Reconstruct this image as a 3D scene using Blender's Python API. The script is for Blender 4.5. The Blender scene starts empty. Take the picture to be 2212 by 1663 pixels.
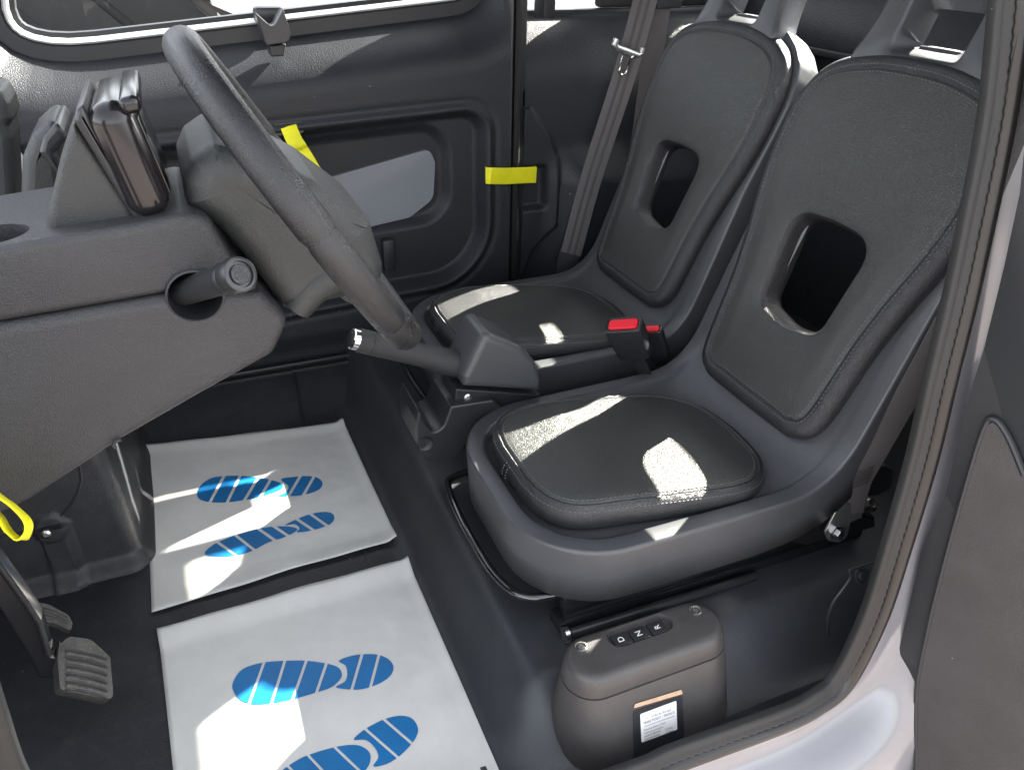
import bpy, bmesh, math, random
from mathutils import Vector, Matrix
R = math.radians
random.seed(4)
sc = bpy.context.scene
col = sc.collection

# ------------------------------------------------------------------ camera
# world: x = towards the rear of the car, y = across to the passenger side, z = up, cabin floor at z = 0
CAM = Vector((0, 0, 1.0))
PITCH, YAW, ROLL, FPX = R(30.76), R(23.36), R(1.245), 1665.0
FW = Vector((math.sin(YAW) * math.cos(PITCH), math.cos(YAW) * math.cos(PITCH), -math.sin(PITCH)))
_r = Vector((math.cos(YAW), -math.sin(YAW), 0)); _u = _r.cross(FW)
RT = _r * math.cos(ROLL) + _u * math.sin(ROLL)
UP = _u * math.cos(ROLL) - _r * math.sin(ROLL)
cam = bpy.data.cameras.new('camera'); cam_o = bpy.data.objects.new('camera', cam); col.objects.link(cam_o)
m = Matrix((RT, UP, -FW)).transposed().to_4x4(); m.translation = CAM
cam_o.matrix_world = m
cam.sensor_width = 36; cam.lens = 36 * FPX / 2212; cam.clip_start = 0.02; cam.clip_end = 300
sc.camera = cam_o

# ------------------------------------------------------------------ light
SUN = Vector((1.36, 0.50, 1.0)).normalized()        # towards the sun: behind the car, on the passenger side
w = bpy.data.worlds.new('World'); sc.world = w; w.use_nodes = True
nt = w.node_tree; bg = nt.nodes['Background']
sky = nt.nodes.new('ShaderNodeTexSky'); sky.sky_type = 'NISHITA'; sky.sun_disc = False
sky.sun_elevation = math.asin(SUN.z); sky.sun_rotation = math.atan2(SUN.x, SUN.y)
sky.air_density = 1.0; sky.dust_density = 2.0; sky.ozone_density = 1.0
hs_ = nt.nodes.new('ShaderNodeHueSaturation'); hs_.inputs['Saturation'].default_value = 0.24      # thin milky summer haze
nt.links.new(sky.outputs[0], hs_.inputs['Color']); nt.links.new(hs_.outputs[0], bg.inputs[0]); bg.inputs[1].default_value = 0.085
sun = bpy.data.lights.new('sun', 'SUN'); sun.energy = 5.0; sun.angle = R(0.5); sun.color = (1.0, 0.95, 0.86)
sun_o = bpy.data.objects.new('sun', sun); col.objects.link(sun_o)
sun_o.rotation_euler = SUN.to_track_quat('Z', 'Y').to_euler(); sun_o.location = (3, 1, 4)
vs = sc.view_settings; vs.view_transform = 'Standard'; vs.look = 'None'; vs.gamma = 1; vs.exposure = 3.4
vs.use_curve_mapping = False
sc.cycles.use_denoising = True
sc.cycles.max_bounces = 10; sc.cycles.diffuse_bounces = 5; sc.cycles.transparent_max_bounces = 12
sc.cycles.sample_clamp_indirect = 6.0

# ------------------------------------------------------------------ photo reading: a pixel of the 2212 px wide photo -> a point on a real plane
def ray(u, v): return FW * FPX + RT * (u - 1106) - UP * (v - 831.5)
def on_y(u, v, y): d = ray(u, v); return CAM + d * (y / d.y)
def on_x(u, v, x): d = ray(u, v); return CAM + d * (x / d.x)
def on_z(u, v, z): d = ray(u, v); return CAM + d * ((z - 1.0) / d.z)
def on_plane(u, v, p0, n): d = ray(u, v); n = Vector(n); return CAM + d * ((Vector(p0) - CAM).dot(n) / d.dot(n))

# ------------------------------------------------------------------ materials
def mat(name, base, rough=0.5, metal=0.0, spec=0.5, grain=None, strength=0.25, kind='noise', vary=0.0, vscale=6.0, coat=0.0, dust=0.0, dist=0.001, specks=0):
    M = bpy.data.materials.new(name); M.use_nodes = True
    t = M.node_tree; b = t.nodes['Principled BSDF']
    b.inputs['Base Color'].default_value = (*base, 1); b.inputs['Roughness'].default_value = rough
    b.inputs['Metallic'].default_value = metal; b.inputs['Specular IOR Level'].default_value = spec
    if coat: b.inputs['Coat Weight'].default_value = coat; b.inputs['Coat Roughness'].default_value = 0.08
    tc = t.nodes.new('ShaderNodeTexCoord')
    if vary or dust:
        n = t.nodes.new('ShaderNodeTexNoise'); n.inputs['Scale'].default_value = vscale; n.inputs['Detail'].default_value = 8
        n.inputs['Roughness'].default_value = 0.65
        t.links.new(tc.outputs['Object'], n.inputs['Vector'])
        cr = t.nodes.new('ShaderNodeMapRange'); cr.inputs[1].default_value = 0.3; cr.inputs[2].default_value = 0.7
        cr.inputs[3].default_value = 1 - vary; cr.inputs[4].default_value = 1 + vary
        t.links.new(n.outputs['Fac'], cr.inputs[0])
        mx = t.nodes.new('ShaderNodeMix'); mx.data_type = 'RGBA'; mx.blend_type = 'MULTIPLY'; mx.inputs[0].default_value = 1
        mx.inputs[6].default_value = (*base, 1); t.links.new(cr.outputs[0], mx.inputs[7])
        out = mx.outputs[2]
        if dust:
            n2 = t.nodes.new('ShaderNodeTexNoise'); n2.inputs['Scale'].default_value = vscale * 5; n2.inputs['Detail'].default_value = 12
            n2.inputs['Roughness'].default_value = 0.8; t.links.new(tc.outputs['Object'], n2.inputs['Vector'])
            r2 = t.nodes.new('ShaderNodeMapRange'); r2.inputs[1].default_value = 0.5; r2.inputs[2].default_value = 0.75
            r2.inputs[3].default_value = 0; r2.inputs[4].default_value = dust
            t.links.new(n2.outputs['Fac'], r2.inputs[0])
            m2 = t.nodes.new('ShaderNodeMix'); m2.data_type = 'RGBA'; t.links.new(r2.outputs[0], m2.inputs[0])
            t.links.new(out, m2.inputs[6]); m2.inputs[7].default_value = (0.22, 0.19, 0.16, 1); out = m2.outputs[2]
        if specks:      # lint and grit lying on the surface
            vo = t.nodes.new('ShaderNodeTexVoronoi'); vo.inputs['Scale'].default_value = specks; t.links.new(tc.outputs['Object'], vo.inputs['Vector'])
            sx = t.nodes.new('ShaderNodeSeparateColor'); t.links.new(vo.outputs['Color'], sx.inputs[0])
            sz = t.nodes.new('ShaderNodeMath'); sz.operation = 'MULTIPLY'; sz.inputs[1].default_value = 0.045; t.links.new(sx.outputs[0], sz.inputs[0])
            lt = t.nodes.new('ShaderNodeMath'); lt.operation = 'LESS_THAN'; t.links.new(vo.outputs['Distance'], lt.inputs[0]); t.links.new(sz.outputs[0], lt.inputs[1])
            pk = t.nodes.new('ShaderNodeMath'); pk.operation = 'GREATER_THAN'; pk.inputs[1].default_value = 0.62; t.links.new(sx.outputs[1], pk.inputs[0])
            mu = t.nodes.new('ShaderNodeMath'); mu.operation = 'MULTIPLY'; t.links.new(lt.outputs[0], mu.inputs[0]); t.links.new(pk.outputs[0], mu.inputs[1])
            m3 = t.nodes.new('ShaderNodeMix'); m3.data_type = 'RGBA'; t.links.new(mu.outputs[0], m3.inputs[0]); t.links.new(out, m3.inputs[6])
            m3.inputs[7].default_value = (0.30, 0.29, 0.27, 1); out = m3.outputs[2]
        t.links.new(out, b.inputs['Base Color'])
        rr = t.nodes.new('ShaderNodeMapRange'); rr.inputs[3].default_value = max(0.02, rough - 0.08); rr.inputs[4].default_value = min(1, rough + 0.08)
        t.links.new(n.outputs['Fac'], rr.inputs[0]); t.links.new(rr.outputs[0], b.inputs['Roughness'])
    if grain:
        if kind == 'noise':
            g = t.nodes.new('ShaderNodeTexNoise'); g.inputs['Scale'].default_value = grain; g.inputs['Detail'].default_value = 2; o = g.outputs['Fac']
        else:
            g = t.nodes.new('ShaderNodeTexVoronoi'); g.feature = 'DISTANCE_TO_EDGE' if kind == 'cells' else 'F1'
            g.inputs['Scale'].default_value = grain; o = g.outputs['Distance']
            if kind == 'cells':
                mr = t.nodes.new('ShaderNodeMapRange'); mr.inputs[1].default_value = 0; mr.inputs[2].default_value = 0.25
                t.links.new(o, mr.inputs[0]); o = mr.outputs[0]
        t.links.new(tc.outputs['Object'], g.inputs['Vector'])
        bp = t.nodes.new('ShaderNodeBump'); bp.inputs['Strength'].default_value = strength; bp.inputs['Distance'].default_value = dist
        t.links.new(o, bp.inputs['Height']); t.links.new(bp.outputs[0], b.inputs['Normal'])
    return M

def glass_mat(name, tint, gloss=0.08):
    M = bpy.data.materials.new(name); M.use_nodes = True; t = M.node_tree
    t.nodes.remove(t.nodes['Principled BSDF'])
    tr = t.nodes.new('ShaderNodeBsdfTransparent'); tr.inputs[0].default_value = (*tint, 1)
    gl = t.nodes.new('ShaderNodeBsdfGlossy'); gl.inputs['Roughness'].default_value = 0.02
    lw = t.nodes.new('ShaderNodeLayerWeight'); lw.inputs[0].default_value = 0.5
    pw = t.nodes.new('ShaderNodeMath'); pw.operation = 'POWER'; pw.inputs[1].default_value = 5; t.links.new(lw.outputs['Facing'], pw.inputs[0])
    ml = t.nodes.new('ShaderNodeMath'); ml.operation = 'MULTIPLY_ADD'; ml.inputs[1].default_value = 0.9; ml.inputs[2].default_value = 0.02; t.links.new(pw.outputs[0], ml.inputs[0])
    ms = t.nodes.new('ShaderNodeMixShader'); t.links.new(ml.outputs[0], ms.inputs[0])
    t.links.new(tr.outputs[0], ms.inputs[1]); t.links.new(gl.outputs[0], ms.inputs[2])
    t.links.new(ms.outputs[0], t.nodes['Material Output'].inputs[0]); return M

MT = dict(
    shell=mat('seat_shell_plastic', (0.060, 0.062, 0.068), 0.38, spec=0.6, grain=520, strength=0.45, vary=0.08, vscale=12, dist=0.0008),
    leather=mat('grained_leather', (0.040, 0.0415, 0.0408), 0.36, spec=0.6, grain=430, strength=0.5, kind='cells', vary=0.10, dist=0.0009),
    leather_edge=mat('smooth_leather_edge', (0.025, 0.025, 0.028), 0.31, spec=0.6, grain=430, strength=0.5, kind='cells', vary=0.10, dist=0.0009),
    rimleather=mat('wheel_rim_leather', (0.018, 0.018, 0.020), 0.29, spec=0.5, grain=620, strength=0.4, kind='cells', vary=0.03, dist=0.0007),
    cowl=mat('column_cowl_leather_grain', (0.027, 0.0295, 0.030), 0.33, spec=0.5, grain=560, strength=0.4, kind='cells', vary=0.06, dist=0.0007),
    dash=mat('dash_plastic', (0.036, 0.036, 0.039), 0.36, spec=0.45, grain=540, strength=0.55, kind='cells', vary=0.08, dist=0.0007, specks=22),
    door=mat('door_trim_plastic', (0.024, 0.0255, 0.030), 0.40, spec=0.32, grain=380, strength=0.9, vary=0.08, dist=0.0013, specks=26),
    floor=mat('floor_plastic', (0.021, 0.022, 0.026), 0.46, grain=480, strength=0.6, vary=0.25, vscale=9, dust=0.14, specks=38, dist=0.0012),
    platform=mat('platform_plastic', (0.033, 0.035, 0.040), 0.41, grain=520, strength=0.5, vary=0.15, vscale=8, dust=0.07, specks=34),
    console=mat('console_plastic', (0.055, 0.051, 0.051), 0.40, grain=560, strength=0.5, vary=0.12, vscale=14, dust=0.04, specks=40),
    black=mat('black_paint', (0.012, 0.012, 0.014), 0.22, spec=0.6, vary=0.1, vscale=30),
    gloss=mat('piano_black', (0.01, 0.009, 0.011), 0.14, spec=0.8, coat=0.5),
    pod=mat('display_gloss', (0.010, 0.009, 0.011), 0.20, spec=0.5),
    satin=mat('satin_black_plastic', (0.024, 0.0248, 0.027), 0.34, grain=900, strength=0.15),
    dark=mat('dark_plastic', (0.018, 0.019, 0.022), 0.45, grain=900, strength=0.2),
    rubber=mat('seal_rubber', (0.013, 0.012, 0.0115), 0.30, grain=400, strength=0.15, vary=0.12, vscale=25, dust=0.02),
    rubber_lip=mat('seal_flock', (0.012, 0.012, 0.0125), 0.5, grain=700, strength=0.4, vary=0.15, vscale=30, dust=0.03, specks=60),
    pedal=mat('worn_pedal_rubber', (0.05, 0.048, 0.045), 0.5, grain=300, strength=0.3, vary=0.4, vscale=40, dust=0.7),
    steel=mat('zinc_steel', (0.62, 0.6, 0.57), 0.28, metal=1.0, vary=0.2, vscale=60),
    chrome=mat('chrome', (0.85, 0.85, 0.86), 0.06, metal=1.0),
    silver=mat('buckle_silver', (0.42, 0.43, 0.44), 0.3, metal=0.85),
    white=mat('white_body_paint', (0.21, 0.208, 0.225), 0.22, coat=0.8, vary=0.05, vscale=12, dust=0.06, specks=30),
    paper=mat('waxed_paper', (0.60, 0.593, 0.568), 0.42, grain=11, strength=0.6, vary=0.08, vscale=9, dist=0.010, specks=14),
    blue=mat('blue_print', (0.004, 0.135, 0.36), 0.42, vary=0.14, vscale=20),
    yellow=mat('yellow_webbing', (0.82, 0.78, 0.01), 0.6, grain=900, strength=0.5, vary=0.1, vscale=25),
    belt=mat('belt_webbing', (0.075, 0.068, 0.07), 0.55, grain=1400, strength=0.5, vary=0.06, vscale=30),
    belt_dark=mat('belt_webbing_stripe', (0.045, 0.041, 0.042), 0.6, grain=1400, strength=0.5),
    red=mat('red_button', (0.75, 0.015, 0.03), 0.35),
    grey_insert=mat('grey_translucent_insert', (0.21, 0.225, 0.245), 0.38, vary=0.03),
    thread=mat('grey_thread', (0.16, 0.16, 0.16), 0.7),
    white_print=mat('white_print', (0.85, 0.85, 0.85), 0.5),
    label=mat('white_label', (0.82, 0.8, 0.8), 0.4),
    ink=mat('black_ink', (0.02, 0.02, 0.02), 0.5),
    tan=mat('tan_residue', (0.5, 0.33, 0.22), 0.6, vary=0.2, vscale=90),
    glass=glass_mat('clear_glass', (0.93, 0.95, 0.94)),
    roof_glass=glass_mat('roof_glass', (0.94, 0.95, 0.93)),
    chrome_strip=mat('bright_strip', (0.8, 0.8, 0.78), 0.25, metal=0.6),
    paving=mat('brown_paving', (0.20, 0.172, 0.160), 0.8, grain=60, strength=0.3, vary=0.25, vscale=3),
    slab=mat('dark_slab', (0.009, 0.0088, 0.009), 0.7, grain=120, strength=0.3, vary=0.15, vscale=5),
    wall_white=mat('white_wall', (0.75, 0.74, 0.73), 0.6, vary=0.04),
)

# ------------------------------------------------------------------ object helpers
ROOT = {}
def link(name, me, material, parent=None):
    o = bpy.data.objects.new(name, me); col.objects.link(o)
    if material: me.materials.append(MT[material])
    if parent is not None:
        o.parent = parent
    return o
def base_of(parent):
    v = Vector((0, 0, 0))
    p = parent
    while p is not None:
        v = v + p.location; p = p.parent
    return v
def thing(name, label, cat, loc=(0, 0, 0), group=None):
    o = bpy.data.objects.new(name, None); col.objects.link(o); o.location = loc; o.empty_display_size = 0.05
    o['label'] = label; o['category'] = cat
    if group: o['group'] = group
    return o
def tag(o, label=None, cat=None, group=None, kind=None):
    if label: o['label'] = label
    if cat: o['category'] = cat
    if group: o['group'] = group
    if kind: o['kind'] = kind
    return o
def mesh(name, V, F, material, parent=None, capsharp=True, tri=True, sharp=35, bevel=0, seg=2, subsurf=0, merge=0, smooth=True):
    b = base_of(parent)
    me = bpy.data.meshes.new(name)
    me.from_pydata([tuple(Vector(v) - b) for v in V], [], F)
    bm = bmesh.new(); bm.from_mesh(me)
    if merge: bmesh.ops.remove_doubles(bm, verts=bm.verts, dist=merge)
    bmesh.ops.recalc_face_normals(bm, faces=bm.faces)
    caps_ = []
    for f in bm.faces:
        if len(f.verts) > 8: caps_ += [tuple(sorted(tuple(round(c, 5) for c in v.co) for v in e.verts)) for e in f.edges]
    caps_ = set(caps_) if capsharp else set()
    if tri: bmesh.ops.triangulate(bm, faces=[f for f in bm.faces if len(f.verts) > 8], ngon_method='EAR_CLIP')
    if bevel:
        es = [e for e in bm.edges if len(e.link_faces) == 2 and e.calc_face_angle(0) > R(30)]
        bmesh.ops.bevel(bm, geom=es, offset=bevel, offset_type='OFFSET', segments=seg, profile=0.5, affect='EDGES', clamp_overlap=True)
    bm.to_mesh(me); bm.free()
    if smooth:
        me.shade_smooth(); me.set_sharp_from_angle(angle=R(sharp))
        if caps_:
            co = [tuple(round(c, 5) for c in v.co) for v in me.vertices]
            for e in me.edges:
                if tuple(sorted((co[e.vertices[0]], co[e.vertices[1]]))) in caps_: e.use_edge_sharp = True
    o = link(name, me, material, parent)
    if subsurf:
        s = o.modifiers.new('sub', 'SUBSURF'); s.levels = subsurf; s.render_levels = subsurf
    return o
def rings(name, RS, material, parent=None, closed=True, caps=(False, False), loop=False, **k):
    """quads between successive point rings"""
    V = [p for r in RS for p in r]; n = len(RS[0]); F = []
    nr = len(RS)
    for i in range(nr if loop else nr - 1):
        a = i * n; b = ((i + 1) % nr) * n
        for j in range(n if closed else n - 1):
            j2 = (j + 1) % n
            F.append((a + j, a + j2, b + j2, b + j))
    if caps[0]: F.append(tuple(range(n))[::-1])
    if caps[1]: F.append(tuple(range((nr - 1) * n, nr * n)))
    return mesh(name, V, F, material, parent, **k)
def box(name, a, b, material, parent=None, bevel=0.003, M=None, **k):
    x0, y0, z0 = a; x1, y1, z1 = b
    V = [(x0, y0, z0), (x1, y0, z0), (x1, y1, z0), (x0, y1, z0), (x0, y0, z1), (x1, y0, z1), (x1, y1, z1), (x0, y1, z1)]
    if M: V = [M @ Vector(v) for v in V]
    F = [(0, 3, 2, 1), (4, 5, 6, 7), (0, 1, 5, 4), (1, 2, 6, 5), (2, 3, 7, 6), (3, 0, 4, 7)]
    return mesh(name, V, F, material, parent, bevel=bevel, **k)
def catmull(P, n, closed=False):
    P = [Vector(p) for p in P]; N = len(P); out = []
    segs = N if closed else N - 1
    for i in range(segs):
        def g(j): return P[j % N] if closed else P[max(0, min(N - 1, j))]
        p0, p1, p2, p3 = g(i - 1), g(i), g(i + 1), g(i + 2)
        for k in range(n):
            t = k / n
            out.append(0.5 * ((2 * p1) + (p2 - p0) * t + (2 * p0 - 5 * p1 + 4 * p2 - p3) * t * t + (3 * p1 - p0 - 3 * p2 + p3) * t ** 3))
    if not closed: out.append(P[-1])
    return out
def resample(P, n, closed=False):
    P = [Vector(p) for p in P]
    Q = P + ([P[0]] if closed else [])
    L = [0]
    for i in range(1, len(Q)): L.append(L[-1] + (Q[i] - Q[i - 1]).length)
    out = []; j = 0
    for k in range(n):
        d = L[-1] * k / (n if closed else n - 1)
        while j < len(L) - 2 and L[j + 1] < d: j += 1
        t = (d - L[j]) / max(1e-9, L[j + 1] - L[j]); out.append(Q[j].lerp(Q[j + 1], min(1, t)))
    return out
def rpoly(pts, n=6):
    """2-D polygon with a radius at each corner: (x, y, r)"""
    out = []; N = len(pts)
    for i in range(N):
        p = Vector(pts[i][:2]); a = Vector(pts[i - 1][:2]); b = Vector(pts[(i + 1) % N][:2]); r = pts[i][2] if len(pts[i]) > 2 else 0
        if r <= 0: out.append(p); continue
        d1 = (a - p).normalized(); d2 = (b - p).normalized()
        ang = math.acos(max(-1, min(1, d1.dot(d2)))); t = min(r / math.tan(ang / 2), (a - p).length * .49, (b - p).length * .49)
        s = p + d1 * t; e = p + d2 * t
        for k in range(n + 1):
            u = k / n; out.append((1 - u) ** 2 * s + 2 * u * (1 - u) * p + u * u * e)
    return out
def offset2(P, d):
    """outward offset (d > 0) of a closed 2-D loop"""
    N = len(P); A = sum(P[i - 1].x * P[i].y - P[i].x * P[i - 1].y for i in range(N)); sg = 1 if A > 0 else -1
    out = []
    for i in range(N):
        t = (P[(i + 1) % N] - P[i - 1]).normalized(); out.append(P[i] + Vector((t.y, -t.x)) * d * sg)
    return out
def mitre(pts, d):
    """inward offset of a corner polygon (x, y, r): every edge moves by d, corners re-intersect"""
    N = len(pts); A = sum(pts[i - 1][0] * pts[i][1] - pts[i][0] * pts[i - 1][1] for i in range(N)); sg = 1 if A > 0 else -1
    out = []
    for i in range(N):
        p = Vector(pts[i][:2]); a = Vector(pts[i - 1][:2]); b = Vector(pts[(i + 1) % N][:2])
        e1 = (p - a).normalized(); e2 = (b - p).normalized()
        n1 = Vector((-e1.y, e1.x)) * sg; n2 = Vector((-e2.y, e2.x)) * sg
        m_ = n1 + n2
        k = m_.length_squared
        m_ = m_ * (2 / k) if k > 0.3 else m_ * (2 / 0.3)
        q = p + m_ * d
        convex = (e1.x * e2.y - e1.y * e2.x) * sg > 0
        out.append((q.x, q.y, max(0.0006, (pts[i][2] if len(pts[i]) > 2 else 0) + (-d if convex else d))))
    return out
def frames(path):
    fr = []; n = None
    for i, p in enumerate(path):
        t = (path[min(i + 1, len(path) - 1)] - path[max(i - 1, 0)]).normalized()
        if n is None:
            n = t.cross(Vector((0, 0, 1)))
            if n.length < 1e-3: n = t.cross(Vector((0, 1, 0)))
        n = (n - t * n.dot(t)).normalized(); fr.append((p, t, n, t.cross(n)))
    return fr
def tube(name, path, r, material, parent=None, n=14, closed=False, caps=True, flat=1.0, up=None, **k):
    path = [Vector(p) for p in path]
    rf = r if callable(r) else (lambda u: r)
    RS = []
    fr = frames(path)
    for i, (p, t, a, b) in enumerate(fr):
        if closed: t = (path[(i + 1) % len(path)] - path[i - 1]).normalized()
        if up is not None:
            b = Vector(up) - t * Vector(up).dot(t); b.normalize(); a = b.cross(t)
        rr = rf(i / max(1, len(path) - 1))
        RS.append([p + a * math.cos(2 * math.pi * j / n) * rr + b * math.sin(2 * math.pi * j / n) * rr * flat for j in range(n)])
    return rings(name, RS, material, parent, caps=(caps and not closed,) * 2, loop=closed, **k)
def lathe(name, prof, origin, axis, material, parent=None, n=28, caps=(True, True), **k):
    ax = Vector(axis).normalized(); a = ax.orthogonal().normalized(); b = ax.cross(a); o = Vector(origin)
    RS = [[o + ax * h + (a * math.cos(2 * math.pi * j / n) + b * math.sin(2 * math.pi * j / n)) * r for j in range(n)] for r, h in prof]
    return rings(name, RS, material, parent, caps=caps, **k)
def ribbon(name, path, width_dir, w, th, material, parent=None, **k):
    """a strap: path of centre points, width direction(s)"""
    path = [Vector(p) for p in path]; RS = []
    for i, p in enumerate(path):
        t = (path[min(i + 1, len(path) - 1)] - path[max(i - 1, 0)]).normalized()
        wd = Vector(width_dir[i] if isinstance(width_dir, list) else width_dir); wd = (wd - t * wd.dot(t)).normalized(); nn = t.cross(wd)
        ww = w[i] if isinstance(w, list) else w
        RS.append([p + wd * ww / 2 * a + nn * th / 2 * b for a, b in ((-1, -.6), (-.94, -1), (.94, -1), (1, -.6), (1, .6), (.94, 1), (-.94, 1), (-1, .6))])
    return rings(name, RS, material, parent, caps=(True, True), **k)
def prism(name, outline3, vec, material, parent=None, **k):
    """closed 3-D outline pushed along vec"""
    v = Vector(vec); A = [Vector(p) for p in outline3]; B = [p + v for p in A]
    return rings(name, [A, B], material, parent, caps=(True, True), **k)
def grid(name, fn, nu, nv, material, parent=None, **k):
    V = [fn(i / nu, j / nv) for i in range(nu + 1) for j in range(nv + 1)]
    F = [(i * (nv + 1) + j, (i + 1) * (nv + 1) + j, (i + 1) * (nv + 1) + j + 1, i * (nv + 1) + j + 1) for i in range(nu) for j in range(nv)]
    return mesh(name, V, F, material, parent, **k)
def sstep(a, b, x):
    t = max(0.0, min(1.0, (x - a) / (b - a))); return t * t * (3 - 2 * t)
def sd_box(x, z, x0, x1, z0, z1, r):
    cx, cz, hx, hz = (x0 + x1) / 2, (z0 + z1) / 2, (x1 - x0) / 2 - r, (z1 - z0) / 2 - r
    dx, dz = abs(x - cx) - hx, abs(z - cz) - hz
    return math.hypot(max(dx, 0), max(dz, 0)) + min(max(dx, dz), 0) - r
def lerp_table(T, x):
    if x <= T[0][0]: return T[0][1]
    for (a, p), (b, q) in zip(T, T[1:]):
        if x <= b: return p + (q - p) * (x - a) / (b - a)
    return T[-1][1]
def copy_tree(o, parent=None, label=None):
    c = o.copy(); col.objects.link(c); c.parent = parent
    if label: c['label'] = label
    for ch in [q for q in bpy.data.objects if q.parent == o]: copy_tree(ch, c)
    return c
def text(name, body, size, origin, right, up, material, parent, extrude=0.0004, align='CENTER', squeeze=1.0):
    cu = bpy.data.curves.new(name, 'FONT'); cu.body = body; cu.size = size; cu.extrude = extrude; cu.align_x = align; cu.align_y = 'CENTER'
    tmp = bpy.data.objects.new('tmp', cu); col.objects.link(tmp)
    me = bpy.data.meshes.new_from_object(tmp.evaluated_get(bpy.context.evaluated_depsgraph_get()))
    bpy.data.objects.remove(tmp); bpy.data.curves.remove(cu)
    rt = Vector(right).normalized(); u = Vector(up); u = (u - rt * u.dot(rt)).normalized(); n = rt.cross(u); b = base_of(parent)
    for v in me.vertices: v.co = Vector(origin) + rt * v.co.x * squeeze + u * v.co.y + n * v.co.z - b
    me.name = name
    return link(name, me, material, parent)

# ================================================================== setting
tag(box('ground', (-14, -14, -0.42), (14, 3.0, -0.38), 'paving', bevel=0), kind='structure')
# dark slabs and a white wall beyond the car, seen through the far window
def slab_fn(u, v): return (-14 + 28 * u, 3.0 + 20 * v, -0.385)
tag(grid('pavement', slab_fn, 2, 2, 'slab'), kind='structure')
gw = thing('garage_wall', 'grey slatted wall and white panel beyond the far window', 'wall', (0, 5.0, -0.38))
# sloping dark boards with open joints on the left
for k in range(-6, 3):
    V = []
    for q, e in ((0.0, 0.0), (0.86, 0.0), (0.86, 1.0), (0.0, 1.0)):
        p_ = on_y(80 + (k + q) * 210 + 360 * e - 150, -168 + 168 * e * 1.75 + 98, 5.0)
        V.append((p_.x, 5.0, p_.z))
    prism('board', V, (0, 0.03, 0), 'slab', gw, bevel=0.006)
box('backing', (-6, 5.06, -0.38), (0.33, 5.1, 1.6), 'dark', gw, bevel=0)
prism('white_panel', [(0.30, 4.9, 1.6), (0.30, 4.9, 0.60), (0.52, 4.9, 0.50), (9, 4.9, 0.50), (9, 4.9, 1.6)], (0, 0.12, 0), 'wall_white', gw, bevel=0.004)
for zz in (0.535, 0.585):
    box('trim', (0.56, 4.872, zz), (9, 4.898, zz + 0.018), 'wall_white', gw, bevel=0.003)

# ---- cabin floor, one moulded sheet
YN, YF = 0.50, 1.84
def floor_fn(u, v):
    x = -0.62 + 2.3 * u; y = 0.505 + 1.325 * v
    z = 0.045 * sstep(1.55, 1.76, y) + 0.02 * sstep(0.54, 0.505, y)
    z += 0.0025 * math.sin(7 * x + 3) * math.sin(5 * y)
    return (x, y, z)
fl = tag(grid('floor', floor_fn, 90, 60, 'floor'), kind='structure')
# joints in the floor moulding
tube('joint', [(0.148 + 0.01 * k / 14, 1.53 + 0.22 * k / 14, 0.045 * sstep(1.55, 1.76, 1.53 + 0.22 * k / 14) + 0.002) for k in range(15)], 0.003, 'dark', fl, n=6)
box('joint', (0.175, 1.02, -0.002), (0.181, 1.09, 0.0045), 'dark', fl, bevel=0.001)

box('sill_strip', (-0.45, 1.742, 0.040), (0.735, 1.752, 0.058), 'satin', fl, bevel=0.003)
box('sill_strip', (-0.45, 1.722, 0.034), (0.735, 1.734, 0.050), 'rubber_lip', fl, bevel=0.003)
# ---- raised platform under the seats
def plat_h(x, y):
    f = sstep(0.245, 0.335, x) * sstep(0.545, 0.665, y)
    z = 0.078 * f
    z -= 0.03 * sstep(0.62, 1.1, x) * sstep(0.75, 0.6, y) * f
    return z
def plat_fn(u, v):
    x = 0.225 + 1.4 * (u ** 1.7); y = 0.515 + 1.31 * (v ** 1.35)
    return (x, y, plat_h(x, y) + 0.003)
pf = tag(grid('seat_platform', plat_fn, 120, 120, 'platform'), kind='structure')

# ---- footwell bulkhead on the passenger side, near face shows the moulded relief
def bulk_fn(u, v):
    # u runs round the corner: front-left -> corner -> along the rear face
    z = 0.62 * v
    L1, r, L2 = 0.41, 0.024, 0.60
    arc = r * math.pi / 2; s = u * (L1 + arc + L2)
    lean = 0.16 * v * v
    if s < L1: x, y, nx, ny = -0.63 + s + 0.0, 1.2, 0, -1
    elif s < L1 + arc:
        a = (s - L1) / r; x = -0.22 + r * math.sin(a); y = 1.2 + r * (1 - math.cos(a)); nx, ny = math.sin(a), -math.cos(a)
    else: x, y, nx, ny = -0.196, 1.2 + r + (s - L1 - arc), 1, 0
    x -= lean * 0.55; y += 0.05 * v
    d = 0.0
    if ny < -0.5:
        d = 0.006 * sstep(0.125, 0.119, z) * sstep(-0.285, -0.291, x) + 0.004 * sstep(-0.338, -0.334, x) * sstep(-0.296, -0.300, x) * sstep(0.125, 0.119, z)
        d += 0.006 * sstep(0.003, -0.003, math.hypot(x + 0.318, z - 0.118) - 0.024)
    d += 0.02 * sstep(0.03, 0, z)
    return (x + nx * d, y + ny * d, z)
bk = tag(grid('bulkhead', bulk_fn, 260, 150, 'floor'), kind='structure')
lathe('screw', [(0.008, -0.004), (0.008, 0.003), (0.004, 0.005)], (-0.322, 1.189, 0.120), (0, -1, 0.1), 'steel', bk, n=12)
tube('groove', [(-0.245 - 0.006 * math.sin(k / 12 * 3.14) - 0.06 * max(0, (4 - k) / 4) ** 2, 1.2005 + 0.05 * (0.128 + 0.022 * k) / 0.62, 0.128 + 0.022 * k) for k in range(13)], 0.0028, 'dark', bk, n=6)
tag(box('firewall', (-0.66, 0.45, 0), (-0.62, 1.9, 0.62), 'floor', bevel=0.01), kind='structure')

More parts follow.
